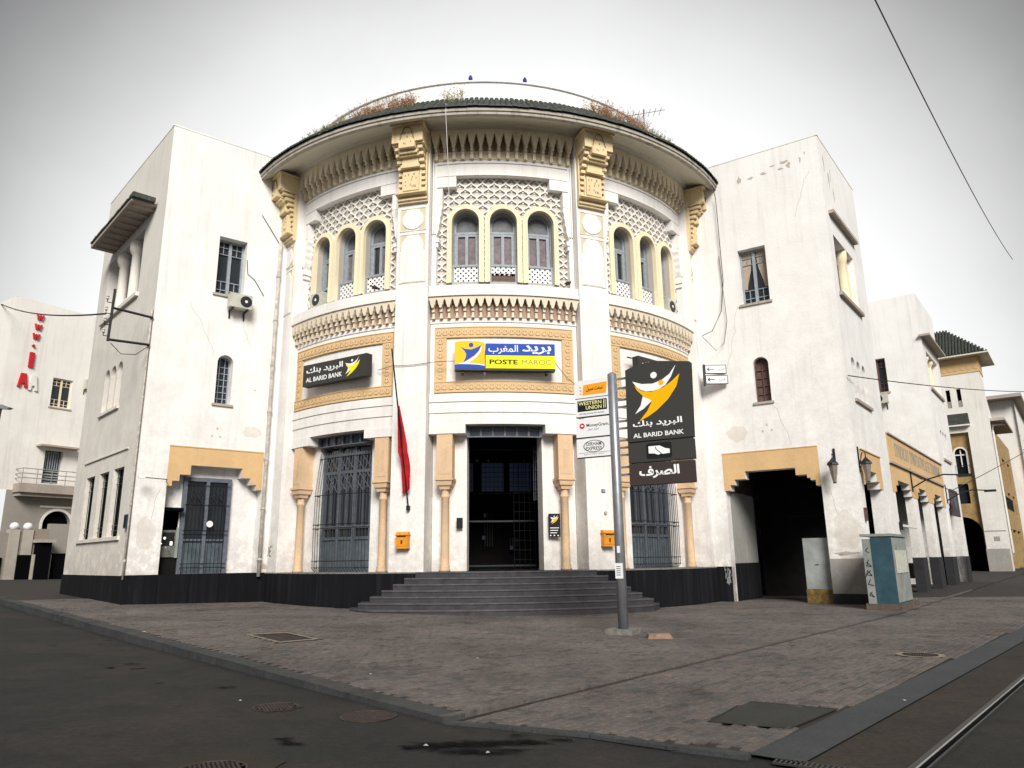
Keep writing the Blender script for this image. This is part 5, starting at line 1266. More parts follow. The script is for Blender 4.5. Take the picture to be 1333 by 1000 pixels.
# centre sign
T0 = planar((-0.1989, 21.0424), 84.8)
t = box_thing(T0, 'blue and yellow illuminated box sign lettered POSTE MAROC over the entrance', 'box_sign', 'sign', -1.5, 1.5, 6.9, 7.7, .1, .38, None)
wb = MB(); wb.box(T0, -1.51, -.63, 6.88, 7.68, .12, .36); part('sign_case', wb, 'orangebox', t)
wb = MB(); wb.prism(T0, [(-1.51, 7.68), (-.63, 7.68), (-.80, 7.715), (-1.07, 7.73), (-1.34, 7.715)], .12, .36); part('sign_case', wb, 'orangebox', t)
wb = MB(); wb.box(T0, -.60, 1.46, 7.30, 7.66, .12, .35); part('sign_panel', wb, 'blue', t)
wb = MB(); wb.box(T0, -.60, 1.46, 6.90, 7.296, .12, .35); part('sign_panel', wb, 'lemon', t)
wb = MB(); wb.box(T0, -1.51, 1.46, 6.83, 6.876, .12, .37); wb.box(T0, -1.3, -1.24, 6.76, 6.9, 0, .3); wb.box(T0, 1.2, 1.26, 6.76, 6.9, 0, .3); part('sign_bracket', wb, 'iron', t)
nx_ = lambda L: [(-1.51 + (x - 95) / 300 * .88, 6.88 + (462 - y) / 262 * .84) for x, y in L]
wb = MB(); wb.prism(T0, nx_([(95, 425), (140, 420), (240, 420), (330, 424), (395, 435), (395, 462), (95, 462)]), .36, .364); wb.prism(T0, nx_([(155, 258), (200, 276), (260, 280), (310, 262), (362, 235), (335, 292), (290, 337), (230, 375), (178, 405), (203, 362), (210, 322), (190, 292)]), .36, .366); wb.disc(T0, *nx_([(258, 237)])[0], .07, .36, .366, 14); part('logo_figure', wb, 'blue', t)
wb = MB(); wb.prism(T0, nx_([(125, 418), (185, 405), (240, 378), (300, 340), (345, 290), (364, 240), (360, 290), (325, 340), (270, 385), (220, 408), (300, 412), (395, 424), (395, 434), (330, 424), (240, 420), (140, 420)]), .36, .3655); part('logo_swoosh', wb, 'inkwhite', t)
wb = text(T0, arab('بريد'), .48, 1.35, 7.34, 7.62, .352, .02); text(T0, arab('المغرب'), -.52, .36, 7.34, 7.62, .352, .008, mb=wb); part('lettering', wb, 'inkwhite', t)
wb = text(T0, 'POSTE', -.49, .35, 7.02, 7.17, .352, .03); part('lettering', wb, 'inkblack', t)
wb = text(T0, 'MAROC', .47, 1.34, 7.02, 7.17, .352, -.004); part('lettering', wb, 'inkgrey', t)
# left sign
def tangent(th):
    f = rad(th) + FACE; return planar((DC[0] + 8.64 * sin(f), DC[1] - 8.64 * cos(f)), 90 - math.degrees(f))
TL = tangent(-37)
t = box_thing(TL, 'charcoal box sign lettered AL BARID BANK on the left bay', 'box_sign', 'sign', -1.1, 1.6, 6.85, 7.56, .1, .4, None)
wb = MB(); wb.box(TL, -1.13, 1.60, 6.86, 7.56, .14, .38); part('sign_case', wb, 'signdark', t)
wb = text(TL, arab('البريد بنك'), -.98, .62, 7.22, 7.46, .384, .02); text(TL, 'AL BARID BANK', -.98, .60, 6.98, 7.13, .384, .02, mb=wb); part('lettering', wb, 'inkwhite', t)
logo(TL, .72, 1.32, 6.93, 7.50, .382, t, 'lemon', dot=False)
wb = MB(); wb.box(TL, -.9, -.8, 7.1, 7.3, 0, .2); wb.box(TL, 1.2, 1.3, 7.1, 7.3, 0, .2); part('sign_bracket', wb, 'iron', t)
TR = tangent(37)
t = box_thing(TR, 'charcoal box sign on the right bay, mostly hidden behind the street totem', 'box_sign', 'sign', -1.5, 1.5, 6.9, 7.6, .1, .4, None)
wb = MB(); wb.box(TR, -1.50, 1.20, 6.86, 7.60, .14, .38); part('sign_case', wb, 'signdark', t)
wb = text(TR, arab('البريد بنك'), -1.32, .24, 7.26, 7.48, .384, .02); text(TR, 'AL BARID BANK', -1.34, .22, 6.98, 7.13, .384, .02, mb=wb); part('lettering', wb, 'inkwhite', t)
wb = MB(); wb.box(TR, -1.72, -1.5, 7.55, 7.58, .1, .14); part('sign_bracket', wb, 'iron', t)

# totem on its steel pole
TP = planar((2.1, 14.8), 120)
t = thing('street_totem_sign', 'steel pole carrying charcoal bank panel and four white money transfer panels', 'street sign', (2.1, 14.8, 0))
wb = MB(); wb.lathe(2.1, 14.8, [(.102, .05), (.099, 2.0), (.096, 5.18), (.04, 5.22)], 18); smooth(part('pole', wb, 'steel', t))
wb = MB(); wb.box(TP, -.28, .28, -.02, .10, -.26, .26); part('concrete_footing', wb, 'concrete', t)
for z0 in (4.74, 4.34, 3.90, 3.48):
    o = part('side_panel', MB().box(TP, -.84, -.03 - .0, z0, z0 + .385, -.05, .05), 'signwhite', t)
    part('panel_edge', MB().box(TP, -.845, -.025, z0 - .012, z0 - .002, -.06, .055), 'iron', o)
    if z0 == 4.74:
        wb = MB(); wb.prism(TP, [(-.67, 4.80), (-.13, 4.80), (-.10, 5.04), (-.64, 5.02)], .05, .054)
        for k in range(3): wb.box(TP, -.73, -.69, 4.82 + k * .07, 4.85 + k * .07, .05, .054)
        part('print', wb, 'inkorange', o); part('lettering', text(TP, arab('سحت سبيل'), -.58, -.2, 4.86, 4.99, .056, .015), 'inkblack', o)
    if z0 == 4.34:
        part('print', MB().box(TP, -.79, -.12, 4.45, 4.68, .05, .054), 'inkblack', o)
        wb = text(TP, 'WESTERN', -.77, -.24, 4.58, 4.66, .056, .02); text(TP, 'UNION', -.60, -.24, 4.48, 4.56, .056, .02, mb=wb); wb.box(TP, -.20, -.185, 4.48, 4.66, .054, .056); wb.box(TP, -.165, -.15, 4.48, 4.66, .054, .056); part('lettering', wb, 'paleyellow', o)
        part('lettering', text(TP, 'moving money for better', -.76, -.18, 4.375, 4.415, .052, .01), 'inkblack', o)
    if z0 == 3.90:
        wb = MB(); wb.disc(TP, -.70, 4.14, .06, .05, .054, 16); part('print', wb, 'inkred', o)
        part('print', MB().prism(TP, [(-.74, 4.14), (-.70, 4.165), (-.66, 4.14), (-.70, 4.12)], .054, .057), 'inkwhite', o)
        wb = text(TP, 'MoneyGram.', -.60, -.09, 4.09, 4.18, .052, .012); text(TP, arab('تحويل اموال'), -.58, -.32, 4.03, 4.08, .052, 0, mb=wb); part('lettering', wb, 'inkblack', o)
    if z0 == 3.48:
        wb = MB()
        for q in range(24):
            t0_, t1_ = 2 * pi * q / 24, 2 * pi * (q + 1) / 24
            wb.quad(*[TP(-.45 + r_ * 1.9 * cos(tt_), 3.70 + r_ * sin(tt_), .053) for r_, tt_ in ((.125, t0_), (.125, t1_), (.115, t1_), (.115, t0_))])
        text(TP, 'DIRHAM', -.62, -.28, 3.71, 3.785, .053, .008, mb=wb); text(TP, 'EXPRESS', -.63, -.27, 3.615, 3.69, .053, .008, mb=wb); text(TP, arab('تحويل اموال سريع'), -.68, -.22, 3.52, 3.55, .053, 0, mb=wb); wb.box(TP, -.8, -.08, 3.565, 3.57, .05, .053); part('lettering', wb, 'inkblack', o)
wb = MB(); PT = [(.31, 3.70), (1.64, 3.70), (1.68, 5.20), (.98, 5.31), (.6, 5.285), (.33, 5.20)]
wb.prism(TP, PT, -.09, .09, back=True); o = part('main_panel', wb, 'signdark', t)
logo(TP, .47, 1.46, 4.10, 5.17, .092, o)
wb = text(TP, arab('البريد بنك'), .44, 1.46, 3.96, 4.12, .094, .02); part('lettering', wb, 'inkwhite', o); part('lettering', text(TP, 'AL BARID BANK', .44, 1.48, 3.77, 3.86, .094, .02), 'inkwhite', o)
o = part('lower_panel', MB().box(TP, .31, 1.64, 3.28, 3.675, -.08, .08), 'signdark', t)
part('print', MB().prism(TP, [(.72, 3.33), (1.18, 3.33), (1.21, 3.36), (1.21, 3.61), (1.18, 3.64), (.72, 3.64), (.69, 3.61), (.69, 3.36)], .08, .084), 'inkblack', o)
wb = MB(); wb.prism(TP, [(.74, 3.58), (.74, 3.44), (.86, 3.43), (.93, 3.40), (.99, 3.42), (1.04, 3.41), (1.17, 3.42), (1.17, 3.50), (1.08, 3.52), (.97, 3.58), (.90, 3.58)], .084, .087); part('hand_symbol', wb, 'inkwhite', o)
wb = MB(); stroke(wb, Frame(lambda a, z, d: TP(a, z, d + .087)), [(.88, 3.56), (.90, 3.51), (.98, 3.44), (1.0, 3.42)], .006); part('hand_line', wb, 'inkblack', o)
o = part('lower_panel', MB().box(TP, .31, 1.62, 2.83, 3.255, -.08, .08), 'signbrown', t)
part('lettering', text(TP, arab('الصرف'), .52, 1.34, 2.95, 3.19, .084, .03), 'inkwhite', o)
wb = MB()
for z in (3.6, 3.75, 4.0, 4.15, 4.45, 4.6, 4.85, 5.05, 3.05, 3.2, 3.45): wb.box(TP, -.06, .34, z, z + .04, -.06, -.02)
part('cross_bracket', wb, 'steel', t)
part('sticker', MB().box(TP, -.075, .075, 1.04, 1.33, .06, .106), 'signwhite', t); part('sticker', MB().box(TP, -.02, .04, 1.53, 1.66, .08, .104), 'signwhite', t)
wb = MB()
for k in range(5): wb.box(TP, -.05, .04, 1.10 + k * .04, 1.115 + k * .04, .106, .108)
part('print', wb, 'panelgrey', t)
FBK = planar((2.62, 14.05), 95)
wb = MB(); wb.v = [FBK(a, z, d) for a, z, d in ((-.22, 0, 0), (.22, 0, .02), (.25, 0, .25), (-.2, 0, .22), (-.2, .08, .02), (.2, .09, .03), (.2, .085, .2), (-.17, .08, .2))]; wb.f = [(0, 1, 5, 4), (1, 2, 6, 5), (2, 3, 7, 6), (3, 0, 4, 7), (4, 5, 6, 7)]
o = tag(link('broken_paving_stone', wb.mesh('broken_paving_stone', M['redstone'])), 'broken reddish stone slab lying beside the totem footing', 'stone')

# mailboxes, flag, plaques
def on_drum(th, dd=0): return Frame(lambda a, z, d: tuple(drot(th) @ Vector(CF(a, z, d + dd))))
def mailbox(th, label):
    F = on_drum(th, .30); t = thing('mailbox', label, 'mailbox', F(0, 1.78, .0), 'orange mailboxes')
    wb = MB(); wb.box(F, -.18, .18, 1.78, 2.14, .0, .19); wb.sweep(F, -.18, .18, [(0, 2.14), (.19, 2.14), (.17, 2.19), (.11, 2.22), (0, 2.23)]); part('body', wb, 'mailbox', t)
    wb = MB(); wb.box(F, -.20, .20, 2.125, 2.15, 0, .215); wb.box(F, -.19, .19, 1.76, 1.785, 0, .20); wb.box(F, -.15, .15, 1.82, 2.08, .19, .198); part('trim', wb, 'mailbox', t)
    part('letter_slot', MB().box(F, -.13, .13, 2.09, 2.11, .19, .222), 'inkblack', t); part('keyhole_plate', MB().box(F, -.02, .025, 1.89, 1.99, .198, .205), 'inkblack', t)
mailbox(-18.9, 'orange mailbox on the pilaster left of the entrance'); mailbox(18.9, 'orange mailbox on the pilaster right of the entrance')
F = on_drum(-18.9, .30)
t = thing('flag_on_pole', 'limp red flag on a black pole leaning from the left pilaster', 'flag', F(.12, 2.9, 0))
wb = MB(); wb.tube([F(.13, 2.88, .05), F(-.10, 7.35, 1.0)], .022, 6); wb.box(F, .09, .17, 2.82, 2.95, 0, .12); part('pole', wb, 'iron', t)
wb = MB(); n_ = 14; prof = [(-.02, .04, 5.75), (-.06, .06, 5.5), (-.08, .10, 5.2), (-.12, .14, 4.9), (-.16, .17, 4.65), (-.20, .16, 4.45), (-.14, .20, 4.25), (-.13, .22, 4.05), (-.16, .21, 3.85), (-.17, .18, 3.65), (-.19, .16, 3.42), (-.18, .02, 3.30)]
rows = []
for j, (x0, x1, z) in enumerate(prof):
    cxx = .13 - .23 * (z - 2.88) / 4.47; dd = .05 + .95 * (z - 2.88) / 4.47; i_ = len(wb.v)
    for q in range(n_):
        u = q / (n_ - 1); wb.v.append(F(cxx + (x0 + (x1 - x0) * u) * .78, z, dd * .9 + .055 * sin(u * 9 + j * .55) + .02 * sin(u * 23 + j)))
for j in range(len(prof) - 1):
    for q in range(n_ - 1): a_ = j * n_ + q; wb.f.append((a_, a_ + 1, a_ + n_ + 1, a_ + n_))
smooth(part('cloth', wb, 'red', t))
Fw = on_drum(0, -.45)
t = tag(link('wall_plaque', MB().box(Fw, -1.42, -1.24, 2.32, 2.62, 0, .03).mesh('wall_plaque', M['inkblack'])), 'small black plaque on the jamb left of the entrance', 'plaque')
t = thing('notice_board', 'black bank notice with yellow and white logo right of the entrance', 'notice', Fw(1.42, 2.1, 0))
part('board', MB().box(Fw, 1.26, 1.60, 2.06, 2.72, 0, .05), 'inkblack', t); logo(Fw, 1.31, 1.55, 2.42, 2.68, .05, t, 'logoyellow', dot=False)
wb = MB()
for q in range(3): wb.box(Fw, 1.30, 1.56 - q * .03, 2.30 - q * .07, 2.32 - q * .07, .05, .053)
for q in range(3): wb.box(Fw, 1.29 + q * .11, 1.33 + q * .11, 2.08, 2.11, .05, .053)
part('print', wb, 'inkwhite', t)
F = on_drum(18.9, .30)
t = thing('house_number', 'small number plate on the pilaster above the right mailbox', 'number plate', F(-.05, 3.35, 0)); part('plate', MB().box(F, -.10, .03, 3.30, 3.40, 0, .01), 'inkblack', t); part('lettering', text(F, '137', -.09, .02, 3.32, 3.38, .012, .01), 'inkwhite', t)
tag(link('doorbell', MB().disc(F, -.0, 2.72, .045, 0, .05, 10).mesh('doorbell', M['eave'])), 'rusty round fitting between number plate and right mailbox', 'fitting')
# arrow signs
F = planar(RF(3.95, 0, 0)[:2], 95)
t = thing('direction_sign', 'pair of small white direction boards bracketed from the right tower wall', 'direction sign', RF(4.2, 7.2, 0))
for k, z in enumerate((7.62, 7.25)):
    Fs = planar(RF(4.55, 0, .25)[:2], 90)
    o = part('board', MB().box(Fs, -.02, .72 + .03 * k, z, z + .31, .3, .36), 'signwhite', t)
    wb = MB(); wb.box(Fs, -.02, .72 + .03 * k, z, z + .018, .30, .366); wb.box(Fs, -.02, .72 + .03 * k, z + .292, z + .31, .3, .366); wb.box(Fs, -.02, 0, z, z + .31, .3, .366); wb.box(Fs, .70 + .03 * k, .72 + .03 * k, z, z + .31, .3, .366); part('rim', wb, 'inkblack', o)
    wb = MB(); stroke(wb, Frame(lambda a, zz, d: Fs(a, zz, d + .36)), [(.30, z + .155), (.06, z + .155)], .014); stroke(wb, Frame(lambda a, zz, d: Fs(a, zz, d + .36)), [(.14, z + .22), (.06, z + .155), (.14, z + .09)], .014); text(Fs, arab('البريد'), .42, .66, z + .10, z + .20, .364, .0, mb=wb); part('arrow', wb, 'inkblack' if k else 'panelgrey', o)
part('bracket', MB().box(Fs, -.06, -.02, 7.2, 7.96, .2, .36), 'iron', t)

# air conditioners
def aircon(F, a, z, label, w=.72, h=.48, dep=.30, d0=.12, fan=.6):
    t = thing('air_conditioner', label, 'air conditioner', F(a, z, d0), 'air conditioners on the facades')
    part('casing', MB().box(F, a - w / 2, a + w / 2, z, z + h, d0, d0 + dep), 'acbody', t)
    wb = MB(); c = a + w * (fan - .5); wb.disc(F, c, z + h / 2, h * .40, d0 + dep, d0 + dep + .012, 20); o = part('fan_grille', wb, 'acfan', t); part('fan_hub', MB().disc(F, c, z + h / 2, .05, d0 + dep + .012, d0 + dep + .02, 8), 'signwhite', o)
    wb = MB()
    for s in (-1, 1): wb.box(F, a + s * w * .33 - .02, a + s * w * .33 + .02, z - .06, z, 0, d0 + dep); wb.box(F, a + s * w * .33 - .02, a + s * w * .33 + .02, z - .3, z, 0, .04)
    part('wall_bracket', wb, 'iron', t)
aircon(LF, 2.50, 9.62, 'beige air conditioner below the square window of the left tower', fan=.72)
aircon(TF, 2.25, 9.25, 'small air conditioner under the window of the rear right tower')
t1 = -37 + math.degrees(W3[0] / R0); t2 = 37 + math.degrees(W3[2] / R0)
aircon(on_drum(t1, -.38), -.16, 9.78, 'air conditioner in the leftmost arched window of the drum', w=.62, h=.50, d0=0, fan=.5)
aircon(on_drum(t2, -.38), .14, 9.78, 'air conditioner in the rightmost arched window of the drum', w=.62, h=.50, d0=0, fan=.5)
# cash machine
t = thing('cash_machine', 'lit cash machine in the dark niche of the left tower', 'cash machine', LF(1.1, FL, -.4))
part('fascia', MB().box(LF, .90, 1.40, 1.62, 2.42, -.38, -.30), 'atm', t); part('surround', MB().box(LF, 1.33, 1.41, 1.60, 2.5, -.30, -.26), 'cabinet', t)
part('screen_recess', MB().box(LF, .95, 1.30, 1.95, 2.35, -.30, -.296), 'inkblack', t); wb = MB(); wb.disc(LF, 1.02, 2.18, .04, -.296, -.29, 8); wb.box(LF, 1.18, 1.25, 1.97, 2.08, -.296, -.29); wb.disc(LF, .94, 2.02, .02, -.296, -.29, 8); part('indicator_lights', wb, 'screen', t)

# drain pipes
def pipe(pts, r, label, name='drain_pipe', m='pipe', rings=True):
    t = thing(name, label, 'drain pipe', pts[0]); wb = MB(); wb.tube(pts, r, 8); smooth(part('pipe', wb, m, t))
    if rings:
        wb = MB()
        z = min(p[2] for p in pts) + .5; x, y = pts[0][0], pts[0][1]
        while z < max(p[2] for p in pts): wb.lathe(x, y, [(r * 1.35, z), (r * 1.35, z + .06)], 8); z += 1.6
        part('collars', wb, m, t)
    return t
p_ = LF(3.80, 0, .10); pipe([(p_[0], p_[1], z) for z in (1.0, 5.2, 8.5, 12.4)], .065, 'tall drain pipe in the corner between left tower and drum')
p_ = LS(.02, 0, .06); pipe([(p_[0], p_[1], z) for z in (1.0, 4.0, 7.6, 9.2)], .03, 'thin conduit running up the outer corner of the left tower', 'conduit')
p_ = RF(3.75, 0, .06); 
def cable(pts, r, label, name='cable', grp=None):
    wb = MB(); wb.tube(pts, r, 5); return tag(link(name, wb.mesh(name, M['wire'])), label, 'cable', grp)
def cat(p, q, sag, n_=14): return [tuple(Vector(p).lerp(Vector(q), k / n_) - Vector((0, 0, sag * 4 * (k / n_) * (1 - k / n_)))) for k in range(n_ + 1)]
cable([RF(3.62, 15.0, .5), RF(3.62, 14.2, .15), RF(3.62, 11.0, .08), RF(3.75, 9.9, .15), RF(4.1, 9.2, .25), RF(4.42, 9.05, .4)], .014, 'black cable hanging down beside the right eave end')
cable([RF(3.70, 12.0, .08), RF(3.60, 9.5, .10), RF(3.75, 8.7, .15), RF(4.0, 8.45, .3), RF(4.4, 9.0, .5)], .010, 'thin black cable looped below the right ledge')
cable([LF(2.7, 11.5, .03), LF(2.75, 11.0, .05), LF(3.0, 10.85, .03), LF(3.35, 10.35, .03)], .012, 'short cable beside the left tower square window')
cable([LF(3.1, 13.3, .02), LF(3.8, 12.35, .05)], .012, 'cable slanting to the left drain pipe head')
cable([on_drum(-26, .1)(0, 7.1, 0)] + [on_drum(-22 + k * 2.2, .34)(0, 7.12 - .03 * sin(k), 0) for k in range(7)], .009, 'thin cable strung between left bank sign and post sign')
cable([T0(1.46, 7.1, .3), T0(1.8, 6.7, .2), T0(2.1, 6.4, .3), on_drum(17, .33)(0, 6.0, 0)], .009, 'thin cable from the post sign down to the right pilaster')
o_ = cable([on_drum(-10.5, 1.46)(0, 15.0, 0), on_drum(-10.5, 1.46)(0, 14.6, 0), on_drum(-10.6, .9)(0, 13.2, 0), on_drum(-10.8, .45)(0, 11.8, 0), on_drum(-11, .3)(0, 9.9, 0)], .010, 'pale thin wire dropping from the eave over the middle bay'); o_.data.materials[0] = M['lattice']
# overhead lines
cable(cat((6.9, 11.6, 11.6), (27, 36.5, 16.8), .5), .014, 'tram overhead wire crossing the upper right sky')
cable(cat(RS(-.0, 7.0, .06), (26.0, 36.0, 9.4), .12), .018, 'black span wire from the right tower across the street')
cable(cat(RS(19.5, 4.6, .06), (52, 66, 13.4), .2), .02, 'lower span wire from the rear tower across the street')
cable(cat(LS(.6, 8.9, 1.2), (-30.6, 41.2, 16.7), .3), .03, 'cable from the left tower bracket to the white apartment roof')
# steel service bracket with insulators
t = thing('insulator_bracket', 'rusty steel bracket with insulators on the left tower corner', 'bracket', LS(.1, 8.0, 0))
FX = planar(PL, 51.3)
wb = MB()
o0, o1 = LF(-.02, 8.86, .05), LF(-1.18, 8.95, .05); u0, u1 = LF(-.04, 7.98, .05), LF(-1.16, 7.95, .05)
wb.tube([o0, o1], .04, 4); wb.tube([u0, u1], .04, 4); wb.tube([LF(-1.18, 7.9, .05), LF(-1.15, 9.55, .05)], .045, 4); part('steel_frame', wb, 'railside', t)
for z in (9.1, 8.75, 8.4, 8.05):
    wb = MB(); wb.tube([LF(-1.18, z, .05), LF(-1.32, z, .05), LF(-1.32, z + .14, .05)], .015, 4); o = part('pin', wb, 'iron', t); x, y, _ = LF(-1.32, 0, .05)
    part('insulator', MB().lathe(x, y, [(.02, z + .08), (.05, z + .1), (.03, z + .15), (.05, z + .18), (.02, z + .22)], 8), 'acbody', o)
cable([LF(-1.1, 7.85, .05), LF(-.8, 7.55, .1), LF(-.4, 7.6, .1), LF(-.05, 7.95, .05)], .012, 'cable sagging under the insulator bracket')
# wall lamp arm and door camera
t = thing('wall_lamp', 'small white lamp on a thin horizontal arm beside the left ochre lintel', 'lamp', LF(.82, 3.84, 0))
wb = MB(); wb.tube([LF(.84, 3.84, .0), LF(.75, 3.86, .45)], .014, 5); wb.tube([LF(.75, 3.86, .45), LF(.12, 3.88, .5)], .014, 5); part('arm', wb, 'iron', t); part('lamp_head', MB().box(LF, -.05, .14, 3.85, 3.93, .45, .55), 'signwhite', t)
t = thing('meter_box', 'small dark meter box on the left tower corner', 'box', LS(.25, 2.5, 0)); part('casing', MB().box(LS, .14, .40, 2.45, 2.85, 0, .1), 'plaque', t); part('door', MB().box(LS, .18, .36, 2.5, 2.8, .1, .11), 'inkblack', t)
# lanterns on the right tower
def lantern(F, a, z, label, out=.45):
    t = thing('wall_lantern', label, 'lantern', F(a, z, 0), 'wall lanterns on the right tower')
    wb = MB(); wb.box(F, a - .03, a + .03, z + .2, z + 1.0, 0, .04); wb.tube([F(a, z + .45, .03), F(a, z + .8, out * .6), F(a, z + .78, out), F(a, z + .62, out)], .018, 5); wb.tube([F(a, z + .3, .03), F(a, z + .5, out * .5), F(a, z + .62, out)], .014, 5); part('bracket', wb, 'iron', t)
    x, y, _ = F(a, 0, out); wb = MB(); wb.lathe(x, y, [(.055, z - .10), (.15, z + .44)], 6, cap=True); part('glass_body', wb, 'lantern', t)
    wb = MB(); wb.lathe(x, y, [(.19, z + .44), (.17, z + .50), (.08, z + .58), (.02, z + .66)], 6); wb.lathe(x, y, [(.06, z - .13), (.06, z - .10)], 6); part('cap', wb, 'iron', t)
lantern(RF, .62, 3.72, 'grey lantern hanging on the front face of the right tower pier'); lantern(RS, .22, 3.75, 'black lantern bracket seen edge-on at the right tower corner', .22)
tag(link('wall_box', MB().box(RS, .10, .24, 2.45, 2.85, 0, .08).mesh('wall_box', M['shutter'])), 'small brown box on the side of the right corner pier', 'box')

# cabinets
x0, y0 = 10.13, 20.0
CB = planar((x0, y0), -52.4); CS = planar((x0, y0), 37.6)
t = thing('utility_cabinet', 'teal and grey electrical cabinet standing at the kerb by the right tower', 'utility cabinet', (x0, y0, 0))
part('base_slab', MB().box(CB, -.06, .80, -.05, .16, -2.5, .06), 'basestone', t)
part('housing', MB().box(CB, .0, .52, .16, 1.92, -1.9, .0), 'teal', t); part('housing', MB().box(CB, .524, .74, .16, 1.86, -1.7, -.015), 'cabinet', t)
for k in range(2): part('door', MB().box(CS, .02 + k * .94, .94 + k * .94, .20, 1.88, -.02, .014), 'cabinet', t)
part('top', MB().box(CB, -.03, .77, 1.922, 1.99, -1.94, .03), 'cabinet', t)
for k in range(4): part('meter_cover', MB().box(CS, .22 + k * .38, .50 + k * .38, .95, 1.55, .014, .04), 'acbody', t)
wb = MB()
for k, z in enumerate((1.52, 1.16, .92, .66, .36)):
    q = [random.uniform(-.03, .03) for _ in range(8)]
    stroke(wb, Frame(lambda a, z_, d: CB(a, z_, d - .015)), [(.60 + q[0], z + .13 + q[1]), (.70 + q[2], z + q[3]), (.58 + q[4], z - .03), (.68, z + .10 + q[5]), (.71 + q[6], z - .06 + q[7])][: 3 + k % 3], .010)
part('graffiti', wb, 'inkblack', t, kind='stuff')
t = thing('utility_cabinet', 'pale grey cabinet with ochre foot inside the right archway', 'utility cabinet', RF(1.5, 0, -.4))
part('housing', MB().box(RF, 1.14, 1.92, .42, 1.98, -.95, -.32), 'cabwhite', t); part('foot', MB().box(RF, 1.12, 1.94, 0, .42, -.97, -.30), 'ochredirty', t); part('handle', MB().box(RF, 1.5, 1.6, 1.15, 1.17, -.32, -.30), 'inkblack', t)

# pigeons
def pigeon(pos, ang, label):
    t = thing('pigeon', label, 'pigeon', pos, 'pigeons on the ledge'); W = Matrix.Translation(pos) @ Matrix.Rotation(ang, 4, 'Z')
    wb = MB(); prof = [(-.22, .02, .02), (-.14, .035, .055), (-.05, .06, .10), (.03, .062, .12), (.09, .05, .14), (.12, .032, .17), (.14, .03, .20), (.17, .026, .22), (.19, .012, .215), (.215, .003, .21)]
    n_ = 8
    for x, r_, z in prof:
        for k in range(n_): wb.v.append((x, r_ * cos(2 * pi * k / n_), z + r_ * sin(2 * pi * k / n_)))
    for j in range(len(prof) - 1):
        for k in range(n_): wb.f.append((j * n_ + k, j * n_ + (k + 1) % n_, (j + 1) * n_ + (k + 1) % n_, (j + 1) * n_ + k))
    smooth(part('body', wb, 'bird', t, W)); wb = MB(); wb.tube([(.02, .02, 0), (.02, .02, .07)], .006, 4); wb.tube([(.02, -.02, 0), (.02, -.02, .07)], .006, 4); part('legs', wb, 'inkred', t, W)
F = on_drum(-27.2, .15); pigeon(F(0, 9.68, 0), 2.6, 'dark pigeon on the ledge near the left pilaster')
F = on_drum(13.2, .13); pigeon(F(0, 9.68, 0), 1.0, 'dark pigeon on the ledge near the right pilaster')
# roof lamps, antenna, weeds
for th, lb in ((-2.5 - 5, 'small blue beacon on the parapet, left one'), (6.2, 'small blue beacon on the parapet, right one')):
    q = drot(th) @ Vector((0, -7.85, 17.36)); wb = MB(); wb.lathe(q.x, q.y, [(.02, 17.36), (.02, 17.42), (.07, 17.44), (.07, 17.54), (.03, 17.62)], 8); tag(link('beacon', wb.mesh('beacon', M['lampblue'])), lb, 'beacon', 'blue beacons on the parapet')
q = drot(38) @ Vector((0, -8.6, 0)); t = thing('antenna', 'thin television aerial on the roof edge at right', 'antenna', (q.x, q.y, 15.6))
wb = MB(); wb.tube([(q.x, q.y, 15.4), (q.x, q.y, 17.3)], .018, 5); part('mast', wb, 'wire', t)
wb = MB(); wb.tube([(q.x - .7, q.y, 17.0), (q.x + .75, q.y - .1, 17.2)], .01, 4)
for k in range(7): x = q.x - .6 + k * .2; wb.tube([(x, q.y - .25, 17.02 + k * .03), (x, q.y + .25, 17.02 + k * .03)], .008, 4)
part('aerial_bars', wb, 'wire', t)
rr = random.Random(8)
def weeds(th0, th1, n_, h, m, label):
    wb = MB()
    for k in range(n_):
        th = rr.uniform(th0, th1); d_ = rr.uniform(.5, 1.1); z0 = 14.9 + (1.42 - d_) * .98
        p = drot(th) @ Vector(DRUM(0, z0, d_)); hh = h * rr.uniform(.4, 1.1)
        for q in range(14):
            t_ = rr.uniform(0, 6.28); sp = rr.uniform(.05, .6) * hh; tip = p + Vector((sp * cos(t_), sp * sin(t_), hh * rr.uniform(.5, 1)))
            a_ = Vector((-sin(t_), cos(t_), 0)) * .007; i_ = wb.add([tuple(p - a_), tuple(p + a_), tuple(tip)]); wb.f.append((i_, i_ + 1, i_ + 2))
            for s_ in range(3):
                m_ = p.lerp(tip, rr.uniform(.4, 1)); c_ = m_ + Vector((rr.uniform(-1, 1), rr.uniform(-1, 1), rr.uniform(-.2, 1))) * .055
                b_ = Vector((rr.uniform(-1, 1), rr.uniform(-1, 1), rr.uniform(-1, 1))) * .014; i_ = wb.add([tuple(m_), tuple(c_ + b_), tuple(c_ - b_)]); wb.f.append((i_, i_ + 1, i_ + 2))
    o = link('dry_weeds', wb.mesh('dry_weeds', M[m])); o['kind'] = 'stuff'; o['label'] = label; return o
weeds(-31, -17, 60, .55, 'weed', 'dry reddish weeds growing on the tiled eave at left')
weeds(-44, -31, 26, .3, 'weedg', 'dry grass tufts along the tiles at far left'); weeds(-12, -8, 8, .75, 'weedg', 'tall dry stalks on the eave')
weeds(17, 31, 60, .6, 'weed', 'dry reddish weeds growing on the tiled eave at right'); weeds(30, 42, 16, .35, 'weedg', 'dry grass tufts along the tiles at far right'); weeds(53, 58, 10, .3, 'weed', 'dry weeds at the right end of the eave')
weeds(-57, -50, 8, .25, 'weedg', 'dry grass at the left end of the eave')

